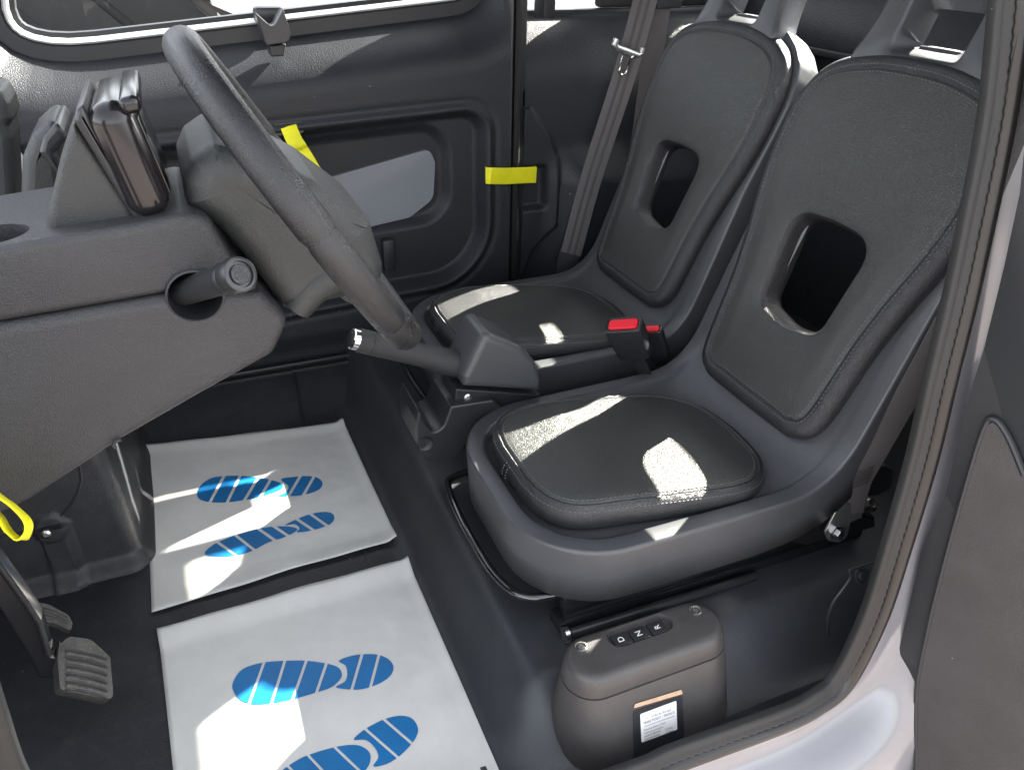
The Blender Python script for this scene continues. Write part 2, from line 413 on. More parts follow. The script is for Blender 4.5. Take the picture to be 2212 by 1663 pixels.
# ---- rear wall of the cabin and parcel shelf
def rear_fn(u, v):
    y = 0.5 + 1.4 * u; z = 0.0 + 0.895 * v
    x = 1.50 - 0.07 * sstep(0.745, 0.752, z) + 0.06 * sstep(0.768, 0.90, z)
    return (x, y, z)
rw = tag(grid('rear_wall', rear_fn, 20, 180, 'door'), kind='structure')
box('shelf_lip', (1.415, 0.56, 0.752), (1.45, 1.86, 0.766), 'dash', rw, bevel=0.004)

# ---- roof with its glass openings (out of frame, it shades the cabin)
RZ = 1.28
rf = tag(box('roof', (-0.10, 0.60, RZ), (1.62, 1.86, RZ + 0.025), 'dark', bevel=0), kind='structure')
def roof_bar(x0, x1, y0, y1): box('roof_panel', (x0, y0, RZ), (x1, y1, RZ + 0.025), 'dark', rf, bevel=0)
roof_bar(1.62, 2.3, 0.60, 0.70); roof_bar(1.62, 2.3, 1.82, 1.86)
box('roof_pane', (1.62, 0.70, RZ + 0.010), (2.3, 1.82, RZ + 0.014), 'roof_glass', rf, bevel=0)
# pillars and window surrounds of the far side above the belt

# ================================================================== seats
YS = 0.888                                   # seat centre line (driver)
_bd = Vector((0.365, 1.0)).normalized()       # direction up the back, (x, z)
_p1 = Vector((0.750, 0.255)); _pc = Vector((0.837, 0.255)); _p2 = _pc + _bd * 0.095
_path = [Vector((0.351, 0.252)), _p1] + [(1 - t) ** 2 * _p1 + 2 * t * (1 - t) * _pc + t * t * _p2 for t in [k / 14 for k in range(1, 15)]] + [_p2 + _bd * 1.2]
_L = [0.0]
for _i in range(1, len(_path)): _L.append(_L[-1] + (_path[_i] - _path[_i - 1]).length)
_org = Vector((0.847, 0.282))
S_BACK = _L[-2] - (_p2 - _org).dot(_bd)      # s of v = 0
def seat_pt(s, wv, h, yc=YS):
    s = max(-0.02, s); i = 0
    while i < len(_L) - 2 and _L[i + 1] < s: i += 1
    d = (_path[i + 1] - _path[i]).normalized()
    p = _path[i] + d * (s - _L[i])
    # smooth normal
    def dirat(q):
        k = 0
        while k < len(_L) - 2 and _L[k + 1] < q: k += 1
        return (_path[k + 1] - _path[k]).normalized()
    dd = (dirat(s - 0.012) + dirat(s) + dirat(s + 0.012)).normalized()
    n = Vector((-dd.y, dd.x))
    q = p + n * h
    return Vector((q.x, yc + wv, q.y))
def back_pt(v, wv, h): return seat_pt(S_BACK + v, wv, h)

PAD_HALF = [(0.0, 0.085), (0.006, 0.116), (0.022, 0.139), (0.055, 0.151), (0.11, 0.157), (0.18, 0.163), (0.25, 0.175), (0.32, 0.192), (0.38, 0.203), (0.43, 0.206),
            (0.48, 0.205), (0.52, 0.195), (0.55, 0.174), (0.57, 0.140), (0.583, 0.090), (0.589, 0.04)]
def sym_loop(H):
    return [Vector((v, -w_)) for v, w_ in H] + [Vector((v, w_)) for v, w_ in reversed(H)]
def star(loop, c, N):
    """sample a loop by angle about c"""
    out = []
    P = loop
    for k in range(N):
        a = 2 * math.pi * k / N; d = Vector((math.cos(a), math.sin(a))); best = None
        for i in range(len(P)):
            p, q = P[i - 1] - c, P[i] - c; e = q - p; den = d.x * e.y - d.y * e.x
            if abs(den) < 1e-12: continue
            t = (p.x * e.y - p.y * e.x) / den; u = (p.x * d.y - p.y * d.x) / den
            if t > 0 and -1e-9 <= u <= 1 + 1e-9 and (best is None or t > best): best = t
        out.append(c + d * best)
    return out

def stitches(name, pts, parent, length=0.0042, gap=0.0028, r=0.0006, lift=0.0):
    V, F = [], []
    P = resample(pts, max(8, int(sum((pts[i] - pts[i - 1]).length for i in range(1, len(pts))) / (length + gap)) * 2 + 1))
    for i in range(0, len(P) - 1, 2):
        a, b = P[i], P[i + 1]; t = (b - a).normalized(); n = t.orthogonal().normalized(); m2 = t.cross(n); k = len(V)
        for p in (a, b):
            for j in range(4): V.append(p + n * r * math.cos(j * 1.5708) + m2 * r * math.sin(j * 1.5708))
        for j in range(4): F.append((k + j, k + (j + 1) % 4, k + 4 + (j + 1) % 4, k + 4 + j))
    o = mesh(name, V, F, 'thread', parent); o['kind'] = 'stuff'; return o

def make_seat():
    t = thing('bucket_seat', 'black bucket seat beside the open door and the D N R console', 'car seat', (0.6, YS, 0.10), 'front bucket seats')
    # ---- shell
    H = [(0.0, 0.065)]
    r = 0.135
    for k in range(1, 13):
        a = k / 12 * math.pi / 2; H.append((r * (1 - math.cos(a)) + 0.0, 0.065 + r * math.sin(a)))
    for k in range(1, 40): H.append((r + (S_BACK + 0.30 - r) * k / 39, 0.2 + 0.004 * math.sin(k / 39 * 3.14)))
    for v, q in ((0.36, 0.205), (0.42, 0.210), (0.47, 0.211), (0.51, 0.203), (0.54, 0.190), (0.565, 0.164), (0.585, 0.130), (0.598, 0.09), (0.604, 0.05)): H.append((S_BACK + v, q))
    half = resample([Vector((0, 0))] + [Vector((a, -b)) for a, b in H] + [Vector((H[-1][0] + 0.001, 0))], 181)
    O = half + [Vector((p.x, -p.y)) for p in reversed(half[1:-1])]
    S1 = max(p.x for p in O)
    def depth(s): return lerp_table([(0, 0.100), (0.36, 0.098), (0.5, 0.086), (S_BACK + 0.1, 0.082), (S_BACK + 0.35, 0.070), (S_BACK + 0.6, 0.058)], s)
    RS = []
    for off, hh in ((0.004, None), (0.0065, -0.5), (0.0085, -0.007), (0.0082, -0.003), (0.0066, -0.0009), (0.004, 0), (-0.017, 0.0), (-0.0205, -0.001), (-0.0235, -0.005), (-0.028, -0.011), (-0.036, -0.013), (-0.05, -0.014)):
        Q = offset2(O, off); ring = []
        for p in Q:
            bk_ = sstep(0.30, S_BACK + 0.05, p.x)
            h = -depth(p.x) if hh is None else (-depth(p.x) * 0.5 if hh == -0.5 else hh)
            if hh not in (None, -0.5) and off < -0.01: h *= (1 - 0.9 * bk_)
            ring.append((p, h))
        RS.append(ring)
    last = RS[-1]
    for f in (0.25, 0.5, 0.75, 1.0):
        RS.append([(p.lerp(Vector((max(0.14, min(S1 - 0.12, p.x)), 0)), f), h) for p, h in last])
    V = [seat_pt(p.x, p.y, h) for ring in RS for p, h in ring]; n = len(O); F = []
    for i in range(len(RS) - 1):
        for j in range(n):
            j2 = (j + 1) % n
            c = (RS[i][j][0] + RS[i + 1][j2][0]) / 2
            if S_BACK + 0.152 < c.x < S_BACK + 0.336 and abs(c.y) < 0.086: continue
            F.append((i * n + j, i * n + j2, (i + 1) * n + j2, (i + 1) * n + j))
    sh = mesh('shell', V, F, 'shell', t, sharp=60, merge=0.0006)
    so = sh.modifiers.new('thick', 'SOLIDIFY'); so.thickness = 0.004; so.offset = -1
    # ---- back pad with its opening
    c = Vector((0.245, 0))
    outer = catmull([p.to_3d() for p in sym_loop(PAD_HALF)], 6, True); outer = star([p.to_2d() for p in outer], c, 300)
    hole = rpoly([(0.178, -0.052, 0.035), (0.190, 0.052, 0.035), (0.326, 0.072, 0.042), (0.322, -0.072, 0.042)], 8)
    hole = rpoly([(0.156, 0.0, 0.10), (0.170, 0.070, 0.030), (0.326, 0.084, 0.042), (0.332, 0.0, 0.3), (0.326, -0.084, 0.042), (0.170, -0.070, 0.030)], 8)
    hole = star(hole, c, 300)
    RS = []
    def add(L, h): RS.append([back_pt(p.x, p.y, h) for p in L])
    for off, h in ((-0.002, -0.006), (0.003, 0.004), (0.0045, 0.012), (0.003, 0.021), (-0.003, 0.0275), (-0.012, 0.0312), (-0.0195, 0.0322), (-0.0218, 0.0302), (-0.0236, 0.0300), (-0.0255, 0.0320), (-0.031, 0.0334)):
        add(offset2(outer, off), h)
    A = offset2(outer, -0.040); B = offset2(hole, 0.020)
    split = len(RS) - 2
    for f in (0, 0.2, 0.4, 0.6, 0.8, 1.0):
        RS.append([back_pt(*(a.lerp(b, f)), 0.0342 + 0.003 * math.sin(f * math.pi)) for a, b in zip(A, B)])
    for off, h in ((0.011, 0.0330), (0.006, 0.0305), (0.0025, 0.0262), (0.0008, 0.020), (0.0, 0.010), (-0.0005, -0.004), (-0.0005, -0.016), (0.006, -0.020)):
        add(offset2(hole, off), h)
    rings('backrest_pad', RS[8:-6], 'leather', t, sharp=70)
    rings('opening_rim', RS[-7:], 'leather_edge', t, sharp=70)
    wl = rings('pad_welt', RS[:9], 'leather_edge', t, sharp=70)
    for off, h in ((-0.0165, 0.0325), (-0.0285, 0.0334)):
        Q = offset2(outer, off); P = [back_pt(p.x, p.y, h) for p in Q]
        stitches('stitching', P + [P[0]], wl)
    for dy in (-0.006, 0.006):
        stitches('stitching', [back_pt(0.589 - 0.0215 * q, dy, lerp_table([(0, 0.0245), (0.5, 0.0312), (1, 0.0325)], q)) for q in (0, 0.25, 0.5, 0.75, 1)], wl, 0.003, 0.002)
    # ---- seat cushion
    CH = []
    cs0, cs1 = 0.033, 0.418
    lp = [q.to_2d() for q in catmull([Vector((a, b, 0)) for a, b in ((cs0, -0.045), (cs0 + 0.006, -0.082), (cs0 + 0.021, -0.114), (cs0 + 0.048, -0.137), (cs0 + 0.098, -0.150), (0.22, -0.154), (0.335, -0.149), (0.382, -0.136), (0.416, -0.108), (0.434, -0.070), (0.441, 0.0))], 6)]
    lp = lp + [Vector((p.x, -p.y)) for p in reversed(lp[:-1])]
    lp = resample(lp, 260, True)
    RS = []
    def chh(s): return lerp_table([(0.03, 0.004), (0.15, 0.005), (0.30, -0.006), (0.42, -0.018)], s)
    def csh(s): return -0.027 * sstep(0.10, 0.40, s)
    prof = ((-0.002, -0.014), (0.003, -0.006), (0.0045, 0.008), (0.0035, 0.017), (-0.001, 0.0245), (-0.0065, 0.0278), (-0.0085, 0.0260), (-0.0102, 0.0258), (-0.0118, 0.0280), (-0.018, 0.0298), (-0.03, 0.0310))
    for off, h in prof: RS.append([seat_pt(p.x, p.y + csh(p.x), h + chh(p.x)) for p in offset2(lp, off)])
    Q = offset2(lp, -0.03)
    for f in (0.2, 0.4, 0.6, 0.8, 0.93):
        RS.append([seat_pt(*(lambda z: (z.x, z.y + csh(z.x)))(p.lerp(Vector((max(0.17, min(0.29, p.x)), 0)), f)), 0.0310 + 0.004 * math.sin(f * 1.57) + chh(p.x + (max(0.17, min(0.29, p.x)) - p.x) * f)) for p in Q])
    rings('cushion', RS[7:], 'leather', t, sharp=70, caps=(False, True), capsharp=False)
    cw = rings('cushion_welt', RS[:8], 'leather_edge', t, sharp=70)
    for off, h in ((-0.0150, 0.0297), (0.0020, 0.0215)):
        P = [seat_pt(p.x, p.y + csh(p.x), h + chh(p.x)) for p in offset2(lp, off)]; stitches('stitching', P + [P[0]], cw)
    for dy in (-0.006, 0.006):
        stitches('stitching', [seat_pt(cs0 - q[0], dy, q[1] + 0.004) for q in ((0.0115, 0.004), (0.011, 0.012), (0.0085, 0.020), (0.001, 0.0268))], cw, 0.003, 0.002)
    # ---- head restraint frame
    c = Vector((0.665, 0))
    OH = [(0.560, 0.095), (0.566, 0.130), (0.585, 0.132), (0.605, 0.124), (0.64, 0.117), (0.68, 0.115), (0.72, 0.115), (0.76, 0.120), (0.80, 0.124), (0.84, 0.120), (0.87, 0.105), (0.885, 0.08), (0.89, 0.03)]
    outer = star([p.to_2d() for p in catmull([q.to_3d() for q in sym_loop(OH)], 4, True)], c, 240)
    inf = star(rpoly([(0.592, -0.061, 0.012), (0.592, 0.061, 0.012), (0.735, 0.066, 0.03), (0.735, -0.066, 0.03)], 6), c, 240)
    inb = star(rpoly([(0.616, -0.053, 0.006), (0.616, 0.053, 0.006), (0.668, 0.053, 0.006), (0.668, -0.053, 0.006)], 6), Vector((0.645, 0)), 240)
    RS = []
    def ad(L, h): RS.append([back_pt(p.x, p.y, h) for p in L])
    ad(offset2(outer, -0.004), -0.030); ad(outer, -0.022); ad(outer, 0.018); ad(offset2(outer, -0.003), 0.025); ad(offset2(outer, -0.010), 0.0275)
    ad(offset2(inf, 0.007), 0.0275); ad(offset2(inf, 0.0025), 0.0262); ad(inf, 0.022); ad(inb, -0.012); ad(offset2(inb, 0.004), -0.030)
    rings('headrest_frame', RS, 'shell', t, loop=True, sharp=60)
    # ---- slide rails, adjuster bar, floor bracket
    for ry in (YS - 0.158, YS + 0.158):
        box('slide_rail', (0.395, ry - 0.018, 0.078), (0.99, ry + 0.018, 0.100), 'black', t, bevel=0.003)
        box('rail_guide', (0.405, ry - 0.011, 0.1005), (0.97, ry + 0.011, 0.150), 'black', t, bevel=0.003)
    q = [(0.50, YS + 0.165, 0.142), (0.40, YS + 0.178, 0.142), (0.345, YS + 0.172, 0.142), (0.328, YS + 0.145, 0.142), (0.321, YS + 0.05, 0.142), (0.323, YS - 0.05, 0.142), (0.332, YS - 0.105, 0.142), (0.350, YS - 0.138, 0.142), (0.39, YS - 0.152, 0.142), (0.50, YS - 0.155, 0.142)]
    tube('adjuster_bar', catmull(q, 8), 0.0065, 'gloss', t, n=12)
    lathe('rail_spindle', [(0.0075, 0.0), (0.0075, 0.34), (0.004, 0.345)], (0.405, YS - 0.190, 0.094), (1, 0, -0.02), 'satin', t, n=14)
    lathe('spindle_nut', [(0.0125, -0.006), (0.0125, 0.001), (0.008, 0.004)], (0.400, YS - 0.190, 0.094), (1, 0, -0.02), 'steel', t, n=14)
    box('cross_tube', (0.46, YS - 0.17, 0.130), (0.48, YS + 0.17, 0.150), 'black', t, bevel=0.004)
    return t
seat = make_seat()
seat2 = copy_tree(seat); seat2.location = seat.location + Vector((0.056, 0.52, -0.003))
seat2['label'] = 'black bucket seat on the far side, next to the passenger door and its hanging belt'

def cut(o, cutter):
    """real opening: boolean difference, baked"""
    md = o.modifiers.new('cut', 'BOOLEAN'); md.object = cutter; md.operation = 'DIFFERENCE'; md.solver = 'EXACT'
    bpy.context.view_layer.update()
    me = bpy.data.meshes.new_from_object(o.evaluated_get(bpy.context.evaluated_depsgraph_get()))
    old = o.data; o.modifiers.remove(md); o.data = me; me.name = o.name
    me.shade_smooth(); me.set_sharp_from_angle(angle=R(35))
    bpy.data.objects.remove(cutter)
def profile(name, pts, y0, y1, material, parent=None, rnd=0.012, scale=0.93, steps=4, radii=0.0, n=5, taper=None, **k):
    """side profile traced at y0 and carried across the car to y1, with rounded flanks"""
    P = [on_y(u, v, y0) for u, v, *_ in pts]
    B = [(p.x, p.z, (q[2] if len(q) > 2 else radii)) for p, q in zip(P, pts)]
    RS = []
    for side in (0, 1):
        for kx in range(steps + 1):
            a = (kx / steps) * math.pi / 2 if side == 0 else (1 - kx / steps) * math.pi / 2
            off = rnd * (1 - math.sin(a)); yy = y0 + rnd * (1 - math.cos(a)) if side == 0 else y1 - rnd * (1 - math.cos(a))
            Q = rpoly(mitre(B, off), n)
            RS.append([Vector((q.x, yy, q.y)) for q in Q])
    return rings(name, RS, material, parent, caps=(True, True), **k)

# ================================================================== passenger door (far side)
pd = thing('passenger_door', 'closed far door with dark inner trim, storage pocket and window', 'car door', (0.1, 1.84, 0.03))
def zt(x): return 0.762 + 0.078 * x
wloop = resample(rpoly([(-0.375, zt(-0.375), 0.14), (0.73, zt(0.73) + 0.012, 0.10), (0.70, 1.24, 0.06), (-0.1, 1.24, 0.06)], 10), 240, True)
import numpy as np
_wa = np.array([tuple(p) for p in wloop]); _wb = np.roll(_wa, -1, axis=0)
def window_field(X, Z):
    D = np.full(X.shape, 9.0); C = np.zeros(X.shape, bool)
    for (ax_, az_), (bx_, bz_) in zip(_wa, _wb):
        ex, ez = bx_ - ax_, bz_ - az_; t = np.clip(((X - ax_) * ex + (Z - az_) * ez) / max(1e-12, ex * ex + ez * ez), 0, 1)
        D = np.minimum(D, np.hypot(X - ax_ - ex * t, Z - az_ - ez * t))
        if az_ != bz_:
            C ^= ((az_ > Z) != (bz_ > Z)) & (X < ex * (Z - az_) / ez + ax_)
    return D, C
NX, NZ = 360, 260
def door_y(x, z, d):
    zz = z - 0.045 * (x - 0.3)
    y = 1.758
    if z > 0.60:
        y += 0.118 * (1 - min(1, d / 0.115)) ** 2.3
    x = x / 0.968; z = 1 - (1 - z) / 0.968; zz = z - 0.045 * (x - 0.3)
    rr = 0.065 if zz > 0.4 else 0.155
    d1 = sd_box(x, zz, -1.2, 0.705, 0.165, 0.603, rr)
    y += 0.036 * sstep(0.0, -0.026, d1) - 0.006 * math.exp(-((d1 - 0.004) / 0.008) ** 2) + 0.003 * math.exp(-((d1 - 0.022) / 0.007) ** 2)
    d2 = sd_box(x, zz, -1.2, 0.605, 0.335, 0.560, 0.07)
    y += 0.022 * sstep(0.02, -0.012, d2)
    y += 0.012 * sstep(0.10, 0.04, z)
    return y
xs = -0.75 + 1.49 * np.arange(NX + 1) / NX; zs = 0.05 + 1.02 * np.arange(NZ + 1) / NZ
DD, _ = window_field(*np.meshgrid(xs, zs, indexing='ij'))
_, IN = window_field(*np.meshgrid((xs[1:] + xs[:-1]) / 2, (zs[1:] + zs[:-1]) / 2, indexing='ij'))
V = [(float(xs[i]), door_y(float(xs[i]), float(zs[j]), float(DD[i, j])), float(zs[j])) for i in range(NX + 1) for j in range(NZ + 1)]
F = [(i * (NZ + 1) + j, (i + 1) * (NZ + 1) + j, (i + 1) * (NZ + 1) + j + 1, i * (NZ + 1) + j + 1) for i in range(NX) for j in range(NZ) if not IN[i, j]]
mesh('inner_trim', V, F, 'door', pd, sharp=60)
def wring(off, y): return [Vector((p.x, y, p.y)) for p in offset2(wloop, off)]
wf = rings('window_frame', [wring(0.008, 1.885), wring(0.008, 1.868), wring(0.004, 1.8645), wring(-0.022, 1.8645), wring(-0.026, 1.870), wring(-0.026, 1.91)], 'dark', pd)
rings('bright_strip', [wring(-0.0265, 1.905), wring(-0.0265, 1.867), wring(-0.030, 1.864), wring(-0.035, 1.865), wring(-0.038, 1.870), wring(-0.038, 1.905)], 'chrome_strip', wf)
rings('gasket', [wring(-0.038, 1.905), wring(-0.039, 1.876), wring(-0.047, 1.879), wring(-0.047, 1.905)], 'dark', wf)
me_g = wring(-0.045, 1.90)
gp = mesh('pane', me_g, [tuple(range(len(me_g)))], 'glass', wf)
# grey translucent insert in the pocket
prism('pocket_insert', [Vector((p.x, 1.808, p.y)) for p in rpoly([(*[on_y(u, v, 1.808)[q] for q in (0, 2)], r) for u, v, r in ((560, 428, .02), (928, 322, .022), (940, 352, .01), (936, 430, .035), (885, 470, .03), (800, 490, .02), (560, 540, .02))], 6)], (0, 0.012, 0), 'grey_insert', pd, bevel=0.0015)
# window catch
wc = thing('window_catch', 'dark catch clipped over the sill of the far window', 'window catch', (0.22, 1.85, 0.84))
c0 = on_y(588, 20, 1.80)
box('clasp', (c0.x - 0.032, 1.845, 0.812), (c0.x + 0.03, 1.875, 0.845), 'satin', wc, bevel=0.008)
profile('tongue', [(552, 28), (590, 62, .01), (612, 20), (628, 70, .004), (624, 92, .008), (575, 100, .008)], 1.752, 1.80, 'satin', wc, rnd=0.002, steps=2, sharp=30)
profile('latch_foot', [(583, 100), (618, 96), (614, 122, .004), (586, 124, .004)], 1.765, 1.81, 'dark', wc, rnd=0.003, steps=2)
# yellow pull strap in the door with its slot
esc = [Vector((p.x, 1.7575, p.y)) for p in resample(rpoly([(*[on_y(u, v, 1.76)[q] for q in (0, 2)], .011) for u, v in ((588, 268), (658, 262), (656, 288), (590, 294))], 6), 40, True)]
prism('strap_slot', esc, (0, 0.02, 0), 'satin', pd, bevel=0.002)
pts = [on_y(u, v, y) for u, v, y in ((622, 270, 1.762), (624, 276, 1.753), (634, 300, 1.742), (645, 318, 1.738), (650, 326, 1.744), (662, 345, 1.740), (678, 372, 1.738))]
ribbon('pull_strap', catmull(pts, 5), (1, 0, 0.12), 0.034, 0.0018, 'yellow', pd)
# small dark lever low on the door
box('inner_lever', (0.413, 1.768, 0.255), (0.443, 1.795, 0.335), 'dark', pd, bevel=0.005)
lathe('screw', [(0.004, 0), (0.004, 0.002), (0.002, 0.003)], on_y(1071, 516, 1.765), (0, -1, 0), 'steel', pd, n=10)

# ---- far door seal and pillar strip
sl = thing('door_seal', 'ribbed black rubber seal down the edge of the far door', 'door seal', (0.79, 1.82, 0.04))
box('edge_trim', (0.740, 1.76, 0.03), (0.7455, 1.83, 1.0), 'satin', sl, bevel=0.002)
box('channel', (0.7455, 1.80, 0.03), (0.796, 1.84, 1.0), 'dark', sl, bevel=0.001)
tube('seal_bead', [(0.770, 1.792, 0.03 + 0.01 * k) for k in range(98)], lambda u: 0.0105 + 0.0006 * (round(u * 97) % 2), 'rubber_lip', sl, n=10)
box('seal_lip', (0.7505, 1.788, 0.03), (0.7535, 1.802, 1.0), 'rubber_lip', sl, bevel=0.001)

# ---- rear quarter trim behind the far door
def q_fn(u, v):
    x = 0.790 + 0.80 * u; z = 0.02 + 0.80 * v
    y = 1.80 - 0.055 * sstep(0.53, 0.42, z) * sstep(0.84, 0.96, x) + 0.02 * sstep(0.30, 0.1, z)
    y += 0.085 * min(1, max(0, (z - 0.66) / 0.15)) ** 2.0
    y -= 0.05 * sstep(1.0, 1.35, x)
    # raised plate carrying the strap
    zz = z - 0.0
    lim = lerp_table([(0.18, 0.808), (0.25, 0.83), (0.315, 0.888), (0.49, 0.892), (0.545, 0.868), (0.62, 0.812)], zz)
    if 0.18 < zz < 0.62: y -= 0.016 * sstep(lim + 0.004, lim - 0.010, x)
    y += 0.026 * sstep(0.006, -0.008, sd_box(x, z, 0.77, 0.855, 0.365, 0.475, 0.012))
    return (x, y, z)
qt = tag(grid('quarter_panel', q_fn, 150, 180, 'door', sharp=60), kind='structure')
# window rail and pillar above, with added boxes that block the sun
box('window_rail', (0.83, 1.888, 0.795), (1.60, 1.92, 0.826), 'dark', qt, bevel=0.006)
box('pillar', (0.775, 1.83, 1.0), (0.835, 1.90, 1.30), 'dark', qt, bevel=0.006)
box('quarter_sun_block', (1.03, 1.888, 0.827), (1.60, 1.92, 0.925), 'dark', qt, bevel=0.01)  # added box, keeps sun off the rear top of the panel
box('sun_block_upper', (0.84, 1.88, 1.065), (1.42, 1.91, 1.28), 'dark', qt, bevel=0.006)  # added out of frame, trims the sun band on the far mat from above
box('sun_block_lower', (1.0, 1.885, 0.926), (1.42, 1.91, 1.02), 'dark', qt, bevel=0.006)  # added out of frame, no real belt part: cuts that sun band from below
box('rail_end', (0.838, 1.80, 0.815), (0.868, 1.86, 0.90), 'dark', qt, bevel=0.004)
tag(box('outer_side', (-0.80, 1.925, -0.10), (1.75, 1.95, 0.78), 'white', bevel=0.01), kind='structure')
box('rear_corner', (1.42, 1.60, 0.0), (1.75, 1.90, 0.80), 'door', qt, bevel=0.03, seg=4)
# yellow strap joining door and pillar
a, b = on_y(1052, 381, 1.745), on_y(1158, 378, 1.772)
st = ribbon('pull_strap', [a + Vector((0.004, 0.022, 0)), a + Vector((0, 0.006, 0)), a + Vector((0.01, 0, 0)), a.lerp(b, 0.4) + Vector((0, -0.004, 0)), a.lerp(b, 0.75), b, b + Vector((0.004, 0.03, 0))], (0, 0, 1), 0.040, 0.002, 'yellow')
tag(st, 'yellow webbing strap bridging the far door seal', 'strap')

# ================================================================== dashboard block
db = thing('dashboard', 'grey grained dashboard end panel with cup tray on top', 'dashboard', (-0.15, 0.85, 0.45))
up_ = profile('upper_panel', [(-70, 548, 0), (110, 515, .012), (300, 484, .02), (392, 463, .012), (448, 470, .02), (500, 560, .02), (566, 634, .006), (366, 636), (-70, 712)], 0.77, 0.955, 'dash', db, rnd=0.010)
lo_ = profile('lower_panel', [(-70, 715), (366, 639), (566, 637, .006), (620, 692, .010), (619, 712, .012), (592, 768, .015), (420, 864, .05), (262, 955, .02), (245, 966, .004), (190, 1003, .02), (60, 1088, .05), (-70, 1150)], 0.767, 0.955, 'dash', db, rnd=0.012)
hc = on_y(422, 640, 0.767)
for o_ in (up_, lo_):
    cutter = lathe('cutter', [(0.0265, -0.06), (0.0265, 0.06)], (hc.x, 0.767, hc.z), (0.0, -1, 0), None, n=36); cut(o_, cutter)
lathe('stalk_socket', [(0.0275, 0.0), (0.0255, 0.001), (0.0245, -0.02), (0.018, -0.045)], (hc.x, 0.767, hc.z), (0, -1, 0), 'dark', db, n=36, caps=(False, True))
cup = on_z(-6, 503, 0.752) + Vector((0, 0.012, 0))
cutter = lathe('cutter', [(0.0235, -0.06), (0.0245, 0.05)], (cup.x, cup.y, 0.752), (0, 0, 1), None, n=40); cut(up_, cutter)
lathe('cup_well', [(0.0, -0.058), (0.0232, -0.058), (0.0243, -0.004)], (cup.x, cup.y, 0.752), (0, 0, 1), 'dark', db, n=36, caps=(False, False))
# far part of the dash, lower
box('far_shelf', (-0.60, 0.957, 0.56), (-0.18, 1.30, 0.62), 'dash', db, bevel=0.015)
box('core', (-0.60, 0.90, 0.48), (-0.23, 1.78, 0.558), 'dark', db, bevel=0.01)
# cable clip slot at the lower edge
tube('slot_lip', [on_y(u, v, 0.765) for u, v in ((248, 967), (245, 960), (250, 953), (262, 949))], 0.0022, 'dark', db, n=8)

# ---- instrument display on its pedestal
dp = thing('instrument_display', 'gloss black instrument display on a tapered grey pedestal', 'display', (-0.08, 0.87, 0.752))
profile('pedestal', [(96, 510, 0), (101, 468, .008), (130, 342, .008), (158, 262, .003), (312, 490)], 0.80, 0.925, 'cowl', dp, rnd=0.008, steps=5)
hs = profile('housing', [(158, 262, .004), (163, 238, .006), (178, 228), (312, 455, .003), (318, 476, .006), (304, 484, .004), (288, 476, .004)], 0.790, 0.937, 'satin', dp, rnd=0.006)
pt, pb_ = on_y(222, 218, 0.80), on_y(332, 462, 0.80)
ax_d = (pt - pb_).normalized(); th_d = Vector((0, 1, 0)).cross(ax_d).normalized(); th_d = th_d if th_d.x > 0 else -th_d
MD = Matrix((th_d, Vector((0, 1, 0)), ax_d)).transposed().to_4x4(); MD.translation = (pt + pb_) / 2 + Vector((0, 0.062, 0))
Ld = (pt - pb_).length / 2
bz = box('bezel', (-0.019, -0.082, -Ld), (0.021, 0.082, Ld), 'pod', dp, bevel=0.0185, seg=7, M=MD)
box('screen', (0.0212, -0.066, -Ld + 0.014), (0.0222, 0.066, Ld - 0.020), 'gloss', bz, bevel=0.0004, M=MD)
box('brow', (0.012, -0.080, Ld - 0.014), (0.030, 0.080, Ld + 0.001), 'pod', bz, bevel=0.006, seg=4, M=MD)
tube('side_ring', [on_y(332 + 16 * math.cos(q / 20 * 6.283), 352 + 34 * math.sin(q / 20 * 6.283), 0.95) for q in range(20)], 0.0035, 'gloss', dp, n=8, closed=True)

# ---- far pod on the dash and the curved piece at the left edge
ph = thing('phone_dock', 'small grey phone dock behind the instrument display', 'phone dock', (-0.17, 1.15, 0.71))
profile('body', [(40, 520), (46, 345, .006), (66, 295, .01), (98, 266, .012), (112, 262, .01), (128, 275), (160, 520)], 1.08, 1.20, 'cowl', ph, rnd=0.015)
profile('clamp', [(84, 330, .004), (92, 300, .008), (122, 264, .008), (138, 284, .006), (146, 300, .004), (118, 330, .003), (142, 380), (132, 392, .004)], 1.066, 1.19, 'satin', ph, rnd=0.006)
pl = thing('windscreen_pillar', 'grey curved pillar trim at the left edge behind the dash', 'pillar trim', (-0.2, 1.25, 0.70))
profile('pillar_trim', [(-60, 180), (0, 196, .01), (18, 225, .01), (26, 258, .002), (20, 275, .002), (26, 300, .01), (40, 560), (-60, 560)], 1.26, 1.36, 'cowl', pl, rnd=0.012)
profile('pillar_edge', [(0, 330), (26, 300, .004), (60, 560), (0, 560)], 1.38, 1.44, 'dark', pl, rnd=0.004)

# ================================================================== steering column, stalk, wheel
sc_ = thing('steering_column', 'grained grey steering column cowl behind the wheel', 'steering column', (0.06, 0.88, 0.62))
cw_ = profile('cowl', [(404, 452, .01), (396, 400, .012), (415, 355, .012), (470, 316, .02), (576, 345, .02), (690, 400, .03), (808, 488, .008), (836, 580, .006), (838, 610, .01), (770, 652, .02), (700, 668, .02), (622, 683, .006), (596, 655, .01), (540, 575, .02), (470, 500, .02)], 0.786, 0.978, 'cowl', sc_, rnd=0.028, steps=8)
tube('lid_seam', [on_y(u, v, 0.792) for u, v in ((462, 334), (467, 352), (500, 378), (576, 415), (690, 455), (790, 492))], 0.0012, 'dark', cw_, n=6)
tube('flare', catmull([on_y(u, v, 0.80) for u, v in ((640, 668), (668, 630), (700, 606), (745, 596), (790, 612))], 6), lambda u: 0.016 + 0.004 * math.sin(3.14 * u), 'cowl', sc_, n=14)
